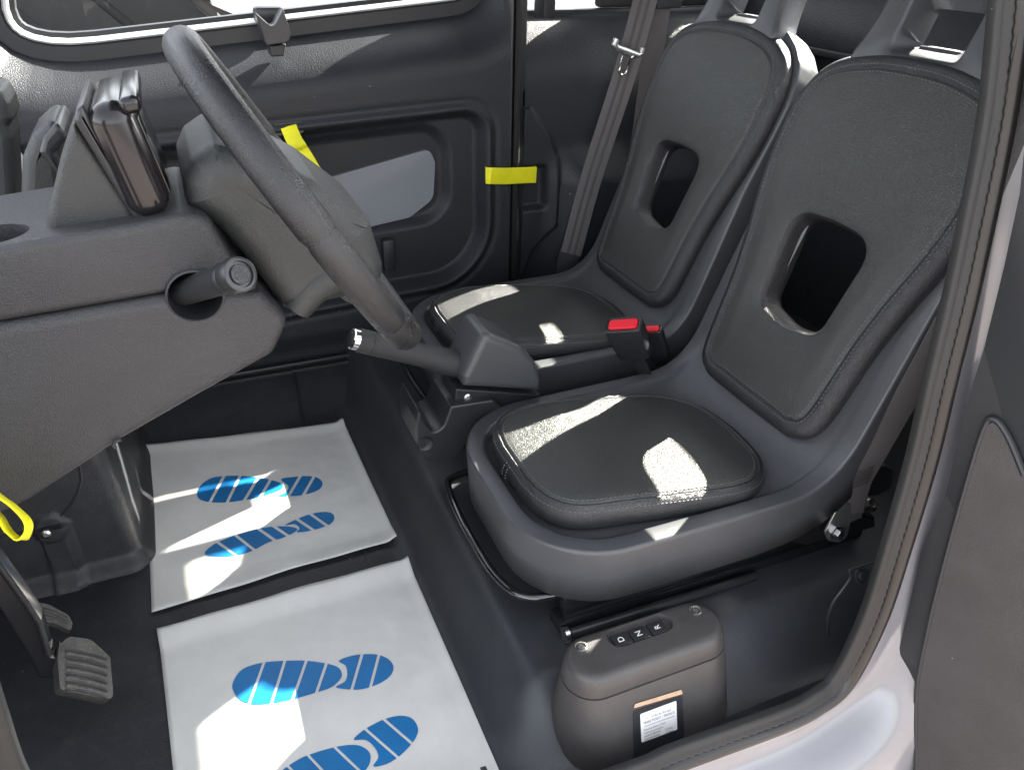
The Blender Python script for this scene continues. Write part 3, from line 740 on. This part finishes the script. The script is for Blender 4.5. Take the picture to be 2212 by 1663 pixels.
s0, s1 = Vector((hc.x - 0.012, 0.795, hc.z - 0.006)), on_y(521, 592, 0.700)
ax = (s1 - s0).normalized(); Ls = (s1 - s0).length
sk = lathe('stalk', [(0.0135, 0), (0.0140, Ls * 0.62), (0.0145, Ls * 0.74)], s0, ax, 'satin', sc_, n=28)
lathe('collar', [(0.0150, Ls * 0.742), (0.0155, Ls * 0.75), (0.0155, Ls * 0.82), (0.0150, Ls * 0.83)], s0, ax, 'dark', sk, n=28)
lathe('knob', [(0.0150, Ls * 0.832), (0.0168, Ls * 0.86), (0.0172, Ls * 0.96), (0.0162, Ls * 0.995), (0.0150, Ls), (0.0125, Ls), (0.0120, Ls - 0.003)], s0, ax, 'satin', sk, n=28)
lathe('cap', [(0.0095, Ls - 0.004), (0.0095, Ls - 0.0005), (0.0085, Ls)], s0, ax, 'dash', sk, n=24)

sw = thing('steering_wheel', 'black leather steering wheel seen almost edge on', 'steering wheel', (0.12, 0.888, 0.70))
WC = Vector((0.119, 0.888, 0.727)); WU = Vector((-0.515, 0, 0.857)).normalized(); WY = Vector((0, 1, 0)); WN = WU.cross(WY).normalized()
if WN.x < 0: WN = -WN
WR = 0.1925
def rim_ring(a, r, rn):
    d = WU * math.cos(a) - WY * math.sin(a); c = WC + d * WR
    return [c + d * r * math.cos(2 * math.pi * k / 20) + WN * rn * math.sin(2 * math.pi * k / 20) for k in range(20)]
def rim_part(name, a0, a1, r, rn, n):
    RS = []
    for k in range(n + 1):
        f = k / n; e = min(f, 1 - f) * (a1 - a0) * WR
        q = 1 - 0.10 * max(0, 1 - e / 0.004) ** 2
        RS.append(rim_ring(a0 + (a1 - a0) * f, r * q, rn * q))
    return rings(name, RS, 'rimleather', sw, caps=(True, True), sharp=50)
A1, A2 = R(82), R(122)
rim_part('rim', -A1, A1, 0.0172, 0.0188, 70)
rim_part('rim', A1, A2, 0.0164, 0.0180, 16)
rim_part('rim', A2, R(360) - A2, 0.0172, 0.0188, 56)
rim_part('rim', R(360) - A2, R(360) - A1, 0.0164, 0.0180, 16)
hb = rings('hub', [[WC + (WU * math.cos(t_) * q * 1.0 + WY * math.sin(t_) * q * 1.15) + WN * h for t_ in [2 * math.pi * k / 32 for k in range(32)]] for q, h in ((0.05, -0.075), (0.068, -0.06), (0.072, -0.04), (0.06, -0.028), (0.02, -0.025))], 'cowl', sw, caps=(True, True))
for a in (R(-98), R(178)):
    d = WU * math.cos(a) - WY * math.sin(a)
    ribbon('spoke', [WC + d * 0.05 - WN * 0.045, WC + d * 0.12 - WN * 0.03, WC + d * 0.172 - WN * 0.008], d.cross(WN), [0.05, 0.036, 0.030], 0.012, 'cowl', sw)

# ================================================================== handbrake between the seats
hbk = thing('handbrake', 'grey handbrake lever with chrome button between the seats', 'handbrake', (0.45, 1.145, 0.11))
YH = 1.145
t0, t1, t2 = on_y(772, 734, YH), on_y(930, 772, YH), on_y(1020, 795, YH)
lv = tube('lever', [t0.lerp(t1, k / 8) for k in range(9)] + [t1.lerp(t2, k / 6) for k in range(1, 7)], lambda u: 0.0190 + 0.003 * sstep(0.55, 0.7, u), 'dash', hbk, n=24, flat=1.1)
dl = (t1 - t0).normalized()
lathe('grip_joint', [(0.0196, 0.022), (0.0202, 0.0235), (0.0196, 0.025)], t0, dl, 'dark', lv, n=24, caps=(False, False))
lathe('button_ring', [(0.0185, 0.001), (0.0185, -0.009), (0.0165, -0.011), (0.0155, -0.009)], t0, dl, 'chrome', lv, n=24, caps=(False, True))
lathe('button', [(0.0145, -0.008), (0.0145, -0.013), (0.010, -0.015)], t0, dl, 'dark', lv, n=20)
profile('gaiter_cover', [(1003, 838, .004), (1000, 815, .004), (1043, 724, .010), (1060, 722, .008), (1128, 750, .03), (1160, 785, .03), (1170, 820, .012), (1170, 848, .004), (1080, 842)], 1.096, 1.194, 'shell', hbk, rnd=0.014, steps=6)
profile('bracket', [(985, 840), (1168, 852), (1150, 884, .01), (1120, 897), (980, 884)], 1.106, 1.184, 'dark', hbk, rnd=0.003, steps=2)
lathe('screw', [(0.007, -0.002), (0.007, 0.002), (0.0035, 0.003)], on_y(1010, 858, 1.106), (0, -1, 0.1), 'steel', hbk, n=12)
profile('cradle', [(974, 878, .003), (1066, 864, .004), (1092, 890, .004), (1060, 925), (1008, 960, .02), (986, 992, .01), (925, 998, .02), (900, 960, .02), (899, 910, .01), (906, 884, .003), (916, 912, .02), (936, 936, .025), (958, 922, .02)], 1.088, 1.196, 'satin', hbk, rnd=0.004, steps=3)
q = on_y(922, 958, 1.086)
lathe('cradle_bolt', [(0.014, -0.003), (0.014, 0.001), (0.010, -0.001), (0.006, -0.002)], (q.x - 0.003, 1.0865, q.z), (-0.25, -1, 0), 'dark', hbk, n=18)

# ================================================================== paper mats
def zA(x, y): return (x / 1.838 / 1.1754, (y / 1.838 + 1050) / 1.1754)
def zB(x, y): return ((x / 2.1067 + 300) / 1.1754, (y / 2.1067 + 1350) / 1.1754)
def clip(P, a, b, side, off):
    """keep the part of polygon P on one side of line a-b shifted by off"""
    d = (b - a).normalized(); n = Vector((d.y, -d.x)) * side
    f = lambda p: (p - a).dot(n) - off
    out = []
    for i in range(len(P)):
        p, q = P[i - 1], P[i]; fp, fq = f(p), f(q)
        if fp >= 0: out.append(p)
        if (fp >= 0) != (fq >= 0): out.append(p + (q - p) * (fp / (fp - fq)))
    return out
def stripes(P, slits, gap):
    pieces = [P]
    for a, b in slits:
        nx = []
        for q in pieces:
            for s in (1, -1):
                c = clip(q, a, b, s, gap)
                if len(c) > 2: nx.append(c)
        pieces = nx
    return pieces
def paper(label, corners, hfn, prints):
    t = thing('paper_floor_mat', label, 'paper mat', tuple(corners[3].lerp(corners[1], 0.5)), 'paper floor mats')
    a, b, c, d = corners
    wob = lambda q: 0.0022 * math.sin(9 * q + 1) + 0.0014 * math.sin(23 * q)
    def fn(u, v):
        p = (a.lerp(b, u)).lerp(d.lerp(c, u), v)
        x, y = p.x + wob(v * 3) * (1 - abs(2 * u - 1)) * 0, p.y + wob(u * 0.8 + 1) * 0.8 * (1 if v in (0, 1) else 0.3)
        return (x, y, hfn(u, v, x, y))
    sh = grid('sheet', fn, 60, 60, 'paper', t, sharp=80)
    so = sh.modifiers.new('thick', 'SOLIDIFY'); so.thickness = 0.0004
    inv = lambda p: ((p.x - d.x) / (c.x - d.x), (a.y - p.y) / (a.y - d.y))
    for conv, outlines, slits in prints:
        V, F = [], []
        S = [(Vector(conv(*p)), Vector(conv(*q))) for p, q in slits]
        for O in outlines:
            P = [q.to_2d() for q in catmull([Vector((*conv(*p), 0)) for p in O], 4, True)]
            for pc in stripes(P, S, 3.0):
                k = len(V)
                for p in pc:
                    w_ = on_z(p.x, p.y, 0.006); u_, v_ = inv(w_)
                    V.append((w_.x, w_.y, hfn(min(1, max(0, u_)), min(1, max(0, v_)), w_.x, w_.y) + 0.0014))
                F.append(tuple(range(k, k + len(pc))))
        mesh('footprint', V, F, 'blue', t, smooth=False)
    return t
F1 = (zA, [[(920, 370), (940, 330), (985, 300), (1040, 290), (1120, 287), (1200, 295), (1270, 308), (1315, 325), (1318, 345), (1290, 362), (1220, 385), (1130, 403), (1050, 412), (975, 410), (930, 395)],
           [(1312, 303), (1370, 292), (1430, 288), (1480, 295), (1505, 320), (1490, 350), (1440, 372), (1380, 382), (1300, 383), (1337, 362), (1345, 335)]],
      [((980, 410), (1045, 290)), ((1060, 412), (1120, 288)), ((1140, 403), (1205, 295)), ((1215, 388), (1265, 300)), ((1345, 385), (1400, 290)), ((1415, 380), (1465, 290))])
F2 = (zA, [[(955, 640), (990, 610), (1030, 590), (1110, 560), (1210, 535), (1300, 525), (1370, 530), (1385, 545), (1330, 575), (1250, 600), (1170, 640), (1080, 660), (1000, 660), (965, 655)],
           [(1330, 520), (1390, 490), (1450, 468), (1510, 458), (1550, 465), (1560, 490), (1540, 515), (1490, 535), (1440, 548), (1385, 553), (1398, 535), (1375, 515)]],
      [((1020, 600), (1110, 660)), ((1100, 565), (1195, 640)), ((1205, 535), (1290, 595)), ((1275, 523), (1345, 570)), ((1380, 488), (1465, 545)), ((1445, 465), (1530, 525))])
F3 = (zB, [[(610, 830), (620, 780), (660, 730), (720, 705), (800, 690), (900, 685), (1000, 686), (1100, 700), (1170, 720), (1195, 750), (1190, 785), (1140, 830), (1050, 860), (940, 890), (820, 912), (720, 915), (650, 890)],
           [(1180, 690), (1240, 665), (1310, 655), (1390, 658), (1450, 685), (1473, 725), (1455, 770), (1400, 810), (1320, 838), (1250, 843), (1165, 830), (1212, 800), (1226, 760), (1217, 715)]],
      [((700, 915), (775, 705)), ((820, 915), (890, 690)), ((935, 890), (1005, 690)), ((1060, 860), (1115, 700)), ((1250, 842), (1305, 655)), ((1350, 830), (1395, 660))])
F4 = (zB, [[(860, 1285), (960, 1215), (1030, 1185), (1130, 1155), (1220, 1138), (1290, 1140), (1340, 1170), (1350, 1210), (1330, 1260), (1250, 1340), (1150, 1410), (1000, 1470), (900, 1490), (830, 1450), (820, 1360)],
           [(1260, 1108), (1310, 1060), (1380, 1020), (1440, 995), (1510, 982), (1570, 995), (1602, 1040), (1600, 1080), (1570, 1130), (1510, 1190), (1440, 1235), (1365, 1250), (1392, 1200), (1372, 1150), (1325, 1110)]],
      [((1160, 1150), (1310, 1290)), ((1025, 1200), (1110, 1290)), ((900, 1240), (1060, 1400)), ((1320, 1050), (1500, 1205)), ((1415, 995), (1580, 1135))])
def h1(u, v, x, y):
    z = floor_fn((x + 0.62) / 2.3, (y - 0.505) / 1.325)[2]
    return z + 0.003 + 0.006 * sstep(0.08, 0, v) + 0.006 * sstep(0.90, 1.0, v) * (0.4 + 0.6 * u) + 0.009 * sstep(0.955, 1.0, u) + 0.0016 * math.sin(11 * x + 4) * math.sin(9 * y) + 0.0014 * math.sin(31 * x + 17 * y) * sstep(0.35, 0.5, abs(u - 0.5))
def h2(u, v, x, y):
    z = floor_fn((x + 0.62) / 2.3, (y - 0.505) / 1.325)[2]
    return z + 0.003 + 0.014 * sstep(0.10, 0.0, v) + 0.006 * sstep(0.97, 1.0, u) + 0.0012 * math.sin(8 * x + 1) * math.sin(10 * y)
vz = lambda x, y: Vector((x, y, 0))
paper('white paper mat with two blue shoe prints lying on the passenger side of the floor', [vz(-0.192, 1.573), vz(0.232, 1.520), vz(0.240, 1.083), vz(-0.186, 1.070)], h1, [F1, F2])
paper('white paper mat with blue shoe prints lying nearest the open door, beside the pedals', [vz(-0.177, 1.018), vz(0.243, 1.020), vz(0.247, 0.575), vz(-0.155, 0.575)], h2, [F3, F4])

# ================================================================== pedals
def plate(name, pts, p0, n, th, material, parent, bevel=0.003, radii=0.0):
    n = Vector(n).normalized(); P = [on_plane(u, v, p0, n) for u, v, *_ in pts]
    e = Vector((0, 1, 0)); e = (e - n * e.dot(n)).normalized(); f = n.cross(e); o = P[0]
    Q = rpoly([((p - o).dot(e), (p - o).dot(f), (q[2] if len(q) > 2 else radii)) for p, q in zip(P, pts)], 6)
    return prism(name, [o + e * q.x + f * q.y for q in Q], -n * th, material, parent, bevel=bevel)
bp0, bn = Vector((-0.245, 0.86, 0.14)), Vector((0.50, -0.42, 0.75))
bpd = thing('brake_pedal', 'worn grey brake pedal pad on a black arm beside the paper mat', 'pedal', tuple(bp0))
pad_ = plate('pad', [(128, 1392, .008), (150, 1374, .01), (196, 1380, .02), (238, 1418, .01), (246, 1512, .008), (130, 1488, .008), (124, 1420, .003)], bp0, bn, 0.022, 'pedal', bpd, bevel=0.003)
bn1 = bn.normalized()
for k in range(6):
    v0 = 1402 + k * 17.2; P = [on_plane(u, v0 + 0.10 * (u - 138) + 12 * ((u - 138) / 100) ** 2, bp0 + bn1 * 0.0008, bn1) for u in (140, 160, 180, 200, 218, 232)]
    tube('tread_groove', P, 0.0010, 'dark', pad_, n=6)
for k in range(5):
    v0 = 1409 + k * 17.2
    P = [on_plane(u, v0 + 0.10 * (u - 138) + 12 * ((u - 138) / 100) ** 2, bp0 + bn1 * 0.0006, bn1) for u in (143, 162, 181, 199, 216, 230)]
    tube('tread_rib', P, 0.0034, 'pedal', pad_, n=8, flat=0.4)
arm = [(-60, 1150), (0, 1226), (58, 1306), (88, 1350), (108, 1418), (128, 1422), (128, 1458), (118, 1468), (84, 1466), (56, 1410), (0, 1320), (-60, 1260)]
profile('arm', [(u, v, .006) for u, v in arm], 0.865, 0.900, 'black', bpd, rnd=0.004, steps=3)
tube('arm_flange', [on_y(u, v, 0.863) for u, v in ((-40, 1172), (0, 1222), (58, 1303), (86, 1346), (106, 1412))], 0.0035, 'satin', bpd, n=8)
apd = thing('accelerator_pedal', 'worn grey accelerator pedal with ridges behind the brake arm', 'pedal', (-0.28, 0.99, 0.12))
ap0, an = Vector((-0.275, 0.99, 0.11)), Vector((0.45, -0.35, 0.80)); an1 = an.normalized()
apad = plate('pad', [(60, 1302, .01), (100, 1302, .03), (148, 1328, .008), (157, 1345, .004), (154, 1362, .004), (118, 1345, .02), (60, 1338, .01)], ap0, an, 0.012, 'pedal', apd, bevel=0.002)
for k in range(4):
    P = [on_plane(u, v + k * 7.2, ap0 + an1 * 0.0008, an1) for u, v in ((66, 1309), (100, 1311), (126, 1320), (146, 1332))]
    tube('tread_rib', P, 0.0016, 'pedal', apad, n=6)
profile('arm', [(-60, 1240, 0), (60, 1312, .004), (80, 1330, .004), (60, 1336), (-60, 1290)], 1.0, 1.02, 'black', apd, rnd=0.003, steps=2)

# ================================================================== D N R console on the floor
gc = thing('gear_console', 'grey floor console with D N R buttons and a tyre pressure sticker', 'gear console', (0.475, 0.61, 0.0))
CX, CY = 0.474, 0.605
def stad(hl, hw, z, yc=CY, n=14, xc=CX):
    P = []
    for sgn in (1, -1):
        for k in range(n + 1):
            a = -math.pi / 2 + math.pi * k / n
            P.append(Vector((xc + sgn * (hl - hw) + sgn * hw * math.cos(a), yc + sgn * hw * math.sin(a), z)))
    return P
# body flares towards the floor; its near face leans out
near = lambda z: 0.522 + 0.34 * z
def sbody(z, hl, back): 
    ny = near(z); hw = (back - ny) / 2
    return stad(hl, hw, z, ny + hw)
body = rings('body', [sbody(-0.01, 0.150, 0.70), sbody(0.02, 0.143, 0.685), sbody(0.05, 0.138, 0.670), sbody(0.085, 0.132, 0.655), sbody(0.1175, 0.1275, 0.6485)], 'console', gc, caps=(False, True), sharp=50)
lid = rings('lid', [stad(0.1260, 0.0415, 0.1183, 0.6055), stad(0.1265, 0.0420, 0.1192, 0.6055), stad(0.1255, 0.0415, 0.128, 0.606), stad(0.1225, 0.0400, 0.142, 0.6065), stad(0.1195, 0.0375, 0.1485, 0.6065), stad(0.1150, 0.0330, 0.1515, 0.6065), stad(0.108, 0.026, 0.152, 0.6065)], 'console', gc, caps=(True, True), sharp=50)
rc = on_z(1384, 1362, 0.152)
cutter = rings('cutter', [stad(0.050, 0.0155, 0.145, rc.y + 0.002, 14, rc.x), stad(0.0535, 0.019, 0.16, rc.y + 0.002, 14, rc.x)], None, caps=(True, True)); cut(lid, cutter)
for ch, (u, v) in (('D', (1344, 1384)), ('N', (1380, 1367)), ('R', (1418, 1351))):
    p = on_z(u, v, 0.1485)
    bt = box('button', (p.x - 0.0127, rc.y - 0.0118, 0.1452), (p.x + 0.0127, rc.y + 0.0105, 0.1487), 'dark', gc, bevel=0.0012)
    text('letter', ch, 0.0125, (p.x, rc.y - 0.0005, 0.1488), (0, 1, 0), (-1, 0, 0), 'white_print', bt, 0.0002)
for u, v in ((1255, 1397), (1502, 1319)):
    p = on_z(u, v, 0.1515)
    sr = lathe('screw', [(0.0088, -0.003), (0.0088, 0.0008), (0.0075, 0.0012), (0.0068, -0.001), (0.0045, -0.001), (0.004, 0.0004), (0.0015, 0.0002)], (p.x, p.y, 0.1528), (0, 0, 1), 'steel', gc, n=20)
# sticker on the near face
sp0, sn = Vector((0.47, 0.522 - 0.0012, 0)), Vector((0, -1, 0.34)).normalized()
sp = lambda u, v, d=0.0: on_plane(u, v, sp0 + sn * d, sn)
stk = plate('sticker', [(1368, 1536, .001), (1474, 1502, .001), (1478, 1596, .001), (1370, 1638, .001)], sp0, sn, 0.0005, 'dark', gc, bevel=0)
plate('residue_strip', [(1369, 1529, .001), (1372, 1520, .002), (1472, 1489, .002), (1475, 1498, .001)], sp0 + sn * 0.0004, sn, 0.0004, 'tan', gc, bevel=0)
lab = plate('paper_label', [(1383, 1542, .0022), (1461, 1513, .0022), (1463, 1575, .0022), (1386, 1603, .0022)], sp0 + sn * 0.0006, sn, 0.0004, 'label', stk, bevel=0)
sr_ = (sp(1461, 1560) - sp(1384, 1589)).normalized(); su_ = sn.cross(sr_)
if su_.z < 0: su_ = -su_
def sline(body, u, v, size, align='CENTER', sq=0.9): text('print_line', body, size, sp(u, v, 0.0008), sr_, su_, 'ink', stk, 0.0, align, sq)
sline("2 - 10 Bd de l'Europe", 1424, 1541, 0.0050); sline("78300 POISSY - FRANCE", 1424, 1549.5, 0.0054)
a_, b_ = sp(1391, 1569, 0.0008), sp(1458, 1545, 0.0008)
mesh('rule', [a_ - su_ * 0.0003, b_ - su_ * 0.0003, b_ + su_ * 0.0003, a_ + su_ * 0.0003], [(0, 1, 2, 3)], 'ink', stk, smooth=False)
for s_, (u, v), sz in (("Pression pneus a froid", (1391, 1577), 0.0043), ("Cold tyre pressure", (1391.3, 1584), 0.0043), ("AVANT/FRONT", (1391.6, 1591), 0.0043), ("ARRIERE/REAR", (1392, 1598), 0.0043)):
    sline(s_, u, v, sz, 'LEFT')
sline("2.2 bars", 1437, 1575.5, 0.0043, 'LEFT'); sline("2.0 bars", 1437.5, 1582.5, 0.0043, 'LEFT')

# ================================================================== near doorway: seal and white body
PL = [(2195, -120, .61), (2178, 0, .60), (2150, 250, .583), (2099, 510, .565), (2064, 670, .552), (2027, 820, .54), (1985, 1000, .525), (1927, 1197, .507), (1880, 1340, .496), (1816, 1467, .489), (1762, 1513, .486), (1700, 1545, .485), (1560, 1596, .485), (1447, 1637, .487), (1390, 1663, .49)]
pp = [on_y(*p) for p in PL]
pp += [on_y(u, v, 0.495) for u, v in ((1250, 1712), (1000, 1800), (640, 1910), (330, 1960), (150, 1900), (70, 1790), (10, 1680), (-26, 1580), (-55, 1490), (-85, 1350))] + [Vector((-0.235, 0.51, 0.72)), Vector((-0.20, 0.54, 0.95))]
pp = resample(catmull(pp, 8), 420)
ctr = Vector((0.28, 0.5, 0.6))
def sweep(name, sec, material, parent=None, serr=0.0, **k):
    RS = []
    for i, p in enumerate(pp):
        t = (pp[min(i + 1, len(pp) - 1)] - pp[max(i - 1, 0)]).normalized()
        o = Vector((0, 1, 0)).cross(t); o.y = 0; o.normalize()
        if o.dot(p - ctr) < 0: o = -o
        e = serr if i % 2 else 0
        RS.append([p + o * a + Vector((0, -1, 0)) * (b + (e if abs(a) < 0.003 else 0)) for a, b in sec])
    return rings(name, RS, material, parent, closed=False, **k)
ns = thing('door_seal', 'brown tinged rubber seal framing the open doorway nearest the camera', 'door seal', tuple(pp[200]))
sweep('seal_lip', [(-0.0135, -0.012), (-0.0145, -0.003), (-0.0125, 0.0005), (-0.008, 0.002), (-0.004, 0.003), (-0.002, 0.0065), (0.001, 0.0068), (0.003, 0.003)], 'rubber_lip', ns, serr=0.0016, sharp=60)
sweep('seal_bulge', [(0.002, -0.004)] + [(0.0145 - 0.012 * math.cos(a), -0.002 + 0.016 * math.sin(a)) for a in [math.pi * k / 12 for k in range(13)]] + [(0.027, -0.012)], 'rubber', ns, sharp=60)
cb = tag(sweep('car_body', [(0.025, -0.02), (0.029, -0.006), (0.036, -0.003), (0.058, -0.001), (0.072, 0.004), (0.082, 0.014), (0.090, 0.030), (0.105, 0.055), (0.150, 0.075), (0.22, 0.085)], 'white', sharp=70), kind='structure')
# pillar behind the seal up to the roof, inner side wall of the near rear corner
def nq_fn(u, v):
    x = 0.80 + 0.80 * u; z = -0.02 + 1.10 * v
    return (x, 0.50 + 0.10 * v - 0.0 + 0.06 * u, z)
tag(grid('inner_quarter', nq_fn, 20, 20, 'floor'), kind='structure')
# trim seams on the sill end beside the console
tk = thing('sill_trim', 'grey trim panel with a dark seam at the rear end of the near sill', 'sill trim', (0.75, 0.56, 0.02))
tube('seam', catmull([on_y(u, v, 0.56) for u, v in ((1790, 1372), (1788, 1335), (1800, 1300), (1822, 1270), (1838, 1245), (1836, 1230), (1860, 1222), (1890, 1212))], 5), 0.0022, 'dark', tk, n=8)
lathe('trim_clip', [(0.012, -0.002), (0.012, 0.002), (0.008, 0.001), (0.005, 0.003)], on_y(1862, 1243, 0.558), (0, -1, 0.6), 'satin', tk, n=18)

# ================================================================== open driver door at the right edge
od = thing('driver_door', 'open near door with black inner edge and brownish recessed panel', 'car door', (0.845, 0.40, -0.1))
dp0, dn = Vector((0.850, 0.40, 0)), Vector((-0.97, -0.25, 0)).normalized()
dl_ = [(2203, 417), (2169, 576), (2125, 755), (2094, 852), (2043, 1068), (1989, 1197), (1940, 1413), (1919, 1489), (1897, 1663), (1890, 1800)]
dsk = plate('frame', [(2260, -60, 0), (2225, 200, 0)] + [(u, v, 0.02) for u, v in dl_] + [(2420, 1800, 0), (2420, -60, 0)], dp0, dn, 0.045, 'satin', od, bevel=0.006)
gl_ = [(1985, 1800), (1981, 1663), (1981, 1494), (2005, 1359), (2038, 1224), (2081, 1068), (2124, 928), (2148, 906), (2178, 944), (2212, 1025), (2290, 1250), (2290, 1800)]
plate('recessed_panel', [(u, v, 0.02) for u, v in gl_], dp0 + dn * 0.006, dn, 0.006, 'console', od, bevel=0.004)
tube('panel_bead', catmull([on_plane(u, v, dp0 + dn * 0.004, dn) for u, v in gl_[:-2]], 5), 0.004, 'dark', od, n=8)

# ================================================================== belts
pb = thing('seat_belt', 'dark passenger seat belt hanging beside the far seat with a grey tongue', 'seat belt', (0.9, 1.72, 0.25))
b0, b1 = on_y(1403, -30, 1.715), on_y(1232, 548, 1.735)
dirb = (b1 - b0).normalized(); wd = Vector((1, 0, 0)); wd = (wd - dirb * wd.dot(dirb)).normalized()
top = b0 - dirb * 0.25
P = [top.lerp(b1, k / 20) + Vector((0, 0.006 * math.sin(k * 0.5), 0)) for k in range(21)]
view = (b0.lerp(b1, .5) - CAM).normalized(); wface = dirb.cross(view).normalized()
if wface.x < 0: wface = -wface
web = ribbon('webbing', P, wface, 0.055, 0.0016, 'belt', pb)
for off in (-0.0085, 0.0085):
    nn = dirb.cross(wd); nn = nn if nn.y < 0 else -nn
    nn = dirb.cross(wface); nn = nn if nn.dot(view) < 0 else -nn; wdd = wface
    ribbon('stripe', [p + wdd * off + nn * 0.0010 for p in P], wdd, 0.0075, 0.0007, 'belt_dark', web)
ribbon('end_sleeve', [b1 - dirb * 0.005, b1 + dirb * 0.03, b1 + dirb * 0.06], wface, [0.058, 0.058, 0.040], 0.006, 'dark', pb)
g0, g1 = on_y(1432, -30, 1.735), on_y(1372, 390, 1.755)
dg = (g1 - g0).normalized()
ribbon('webbing', [g0 - dg * 0.25, g0, g0.lerp(g1, .5), g1, g1 + dg * 0.25], dg.cross(view), 0.050, 0.0016, 'belt', pb)
tq = on_y(1357, 106, 1.705); rt_ = (on_y(1394, 118, 1.705) - on_y(1324, 95, 1.705)).normalized(); dn_ = dirb
tube('tongue_bar', [tq - rt_ * 0.037 - dn_ * 0.012, tq - rt_ * 0.039, tq - rt_ * 0.030 + dn_ * 0.006, tq + rt_ * 0.030 + dn_ * 0.006, tq + rt_ * 0.038, tq + rt_ * 0.036 - dn_ * 0.012], 0.0085, 'silver', pb, n=12)
lp = []
for a, b in ((-0.018, 0.010), (-0.011, 0.018), (-0.010, 0.050), (-0.006, 0.057), (0.006, 0.057), (0.010, 0.050), (0.011, 0.018), (0.018, 0.010)): lp.append(tq + rt_ * a + dn_ * b + Vector((0, -0.004, 0)))
tube('tongue_plate', lp, 0.0028, 'chrome', pb, n=8)
box('retractor_cover', (1.08, 1.70, 0.84), (1.15, 1.79, 0.98), 'dark', pb, bevel=0.006)

# buckles between the seats
def buckle(label, pb_, ptop, w_, t_, yrot, name='belt_buckle'):
    t = thing(name, label, 'belt buckle', tuple(pb_), 'belt buckles between the seats')
    ax_ = (ptop - pb_).normalized(); side = Vector((math.cos(yrot), math.sin(yrot), 0)); side = (side - ax_ * side.dot(ax_)).normalized(); nn = side.cross(ax_)
    H = 0.112
    def loop(hl, ht, h):
        return [ptop - ax_ * (H - h) + side * q.x + nn * q.y for q in resample(rpoly([(-hl, -ht, .006), (hl, -ht, .006), (hl, ht, .006), (-hl, ht, .006)], 4), 32, True)]
    rings('housing', [loop(w_ * .40, t_ * .40, 0), loop(w_ * .46, t_ * .46, .006), loop(w_ * .5, t_ * .5, .05), loop(w_ * .5, t_ * .5, .082), loop(w_ * .48, t_ * .47, .0865)], 'dark', t, caps=(True, True), sharp=40)
    rings('top_rim', [loop(w_ * .505, t_ * .51, .080), loop(w_ * .505, t_ * .51, .0868), loop(w_ * .47, t_ * .45, .0885), loop(w_ * .43, t_ * .36, .0875)], 'satin', t, sharp=40)
    rings('release_button', [loop(w_ * .40, t_ * .30, .083), loop(w_ * .40, t_ * .30, .0895), loop(w_ * .36, t_ * .24, .091)], 'red', t, caps=(True, True))
    ribbon('stalk_webbing', [ptop - ax_ * (H - 0.002), pb_, pb_ - ax_ * 0.03], side, 0.026, 0.006, 'dark', t)
    return t
buckle('black belt buckle with red button standing nearer the open door', on_y(1392, 806, 1.10), on_y(1338, 682, 1.075), 0.068, 0.036, R(-38))
buckle('second black belt buckle, half hidden behind the nearer one', on_y(1425, 770, 1.16), on_y(1398, 692, 1.15), 0.046, 0.024, R(-38))

# driver belt lower anchorage
db_ = thing('seat_belt', 'driver seat belt end with stitched loop bolted beside the near seat', 'seat belt', tuple(on_y(1805, 1150, 0.685)))
profile('floor_bracket', [(1708, 1148, .012), (1716, 1118, .012), (1748, 1098, .01), (1815, 1092), (1892, 1118), (1894, 1140, .004), (1740, 1180, .01), (1712, 1172, .008)], 0.690, 0.745, 'black', db_, rnd=0.006)
profile('anchor_plate', [(1790, 1168, .012), (1782, 1150, .008), (1806, 1104), (1810, 1085, .002), (1820, 1082), (1866, 1100, .004), (1862, 1118), (1838, 1128), (1830, 1160, .012), (1812, 1172, .01)], 0.680, 0.684, 'silver', db_, rnd=0.001, steps=1)
ab = on_y(1806, 1150, 0.678)
lathe('bolt', [(0.0125, -0.004), (0.0125, 0.002), (0.0095, 0.003), (0.0095, 0.010), (0.008, 0.0115)], ab, (0.0, -1, 0.15), 'steel', db_, n=6, sharp=20)
wpts = [on_y(1838, 1108, 0.681), on_y(1850, 1060, 0.678), on_y(1866, 1020, 0.674), on_y(1905, 950, 0.672), on_y(1945, 880, 0.670), on_y(1990, 800, 0.668), on_y(2050, 690, 0.665)]
wb = ribbon('webbing', catmull(wpts, 4), (0.8, -0.35, 0.4), 0.040, 0.002, 'belt', db_)
for k in range(7):
    c_ = on_y(1858 + k * 1.8, 1046 - k * 5.5, 0.668)
    tube('bar_tack', [c_ + Vector((-0.014, 0.002, -0.004)), c_ + Vector((0.0, -0.0015, 0)), c_ + Vector((0.014, -0.003, 0.004))], 0.0006, 'ink', wb, n=5)
profile('sleeve', [(1872, 1075, .004), (1882, 1010, .01), (1915, 1005, .012), (1932, 1015, .01), (1926, 1055, .012), (1900, 1070, .006)], 0.700, 0.712, 'dark', db_, rnd=0.003, steps=2)
lathe('floor_screw', [(0.014, -0.002), (0.014, 0.001), (0.0095, 0.002), (0.008, 0.006), (0.004, 0.005)], on_y(1880, 1088, 0.72), (0, -0.7, 0.7), 'steel', db_, n=20)

# yellow loop at the lower left
yl = [on_y(u, v, y) for u, v, y in ((-40, 1040, .74), (0, 1072, .735), (30, 1094, .73), (56, 1122, .725), (60, 1146, .722), (46, 1164, .72), (20, 1148, .728), (-4, 1112, .735), (-40, 1085, .742))]
tag(ribbon('pull_strap', catmull(yl, 5), (0.0, -0.6, 0.5), 0.026, 0.002, 'yellow'), 'looped yellow webbing strap hanging below the dashboard at the left edge', 'strap')
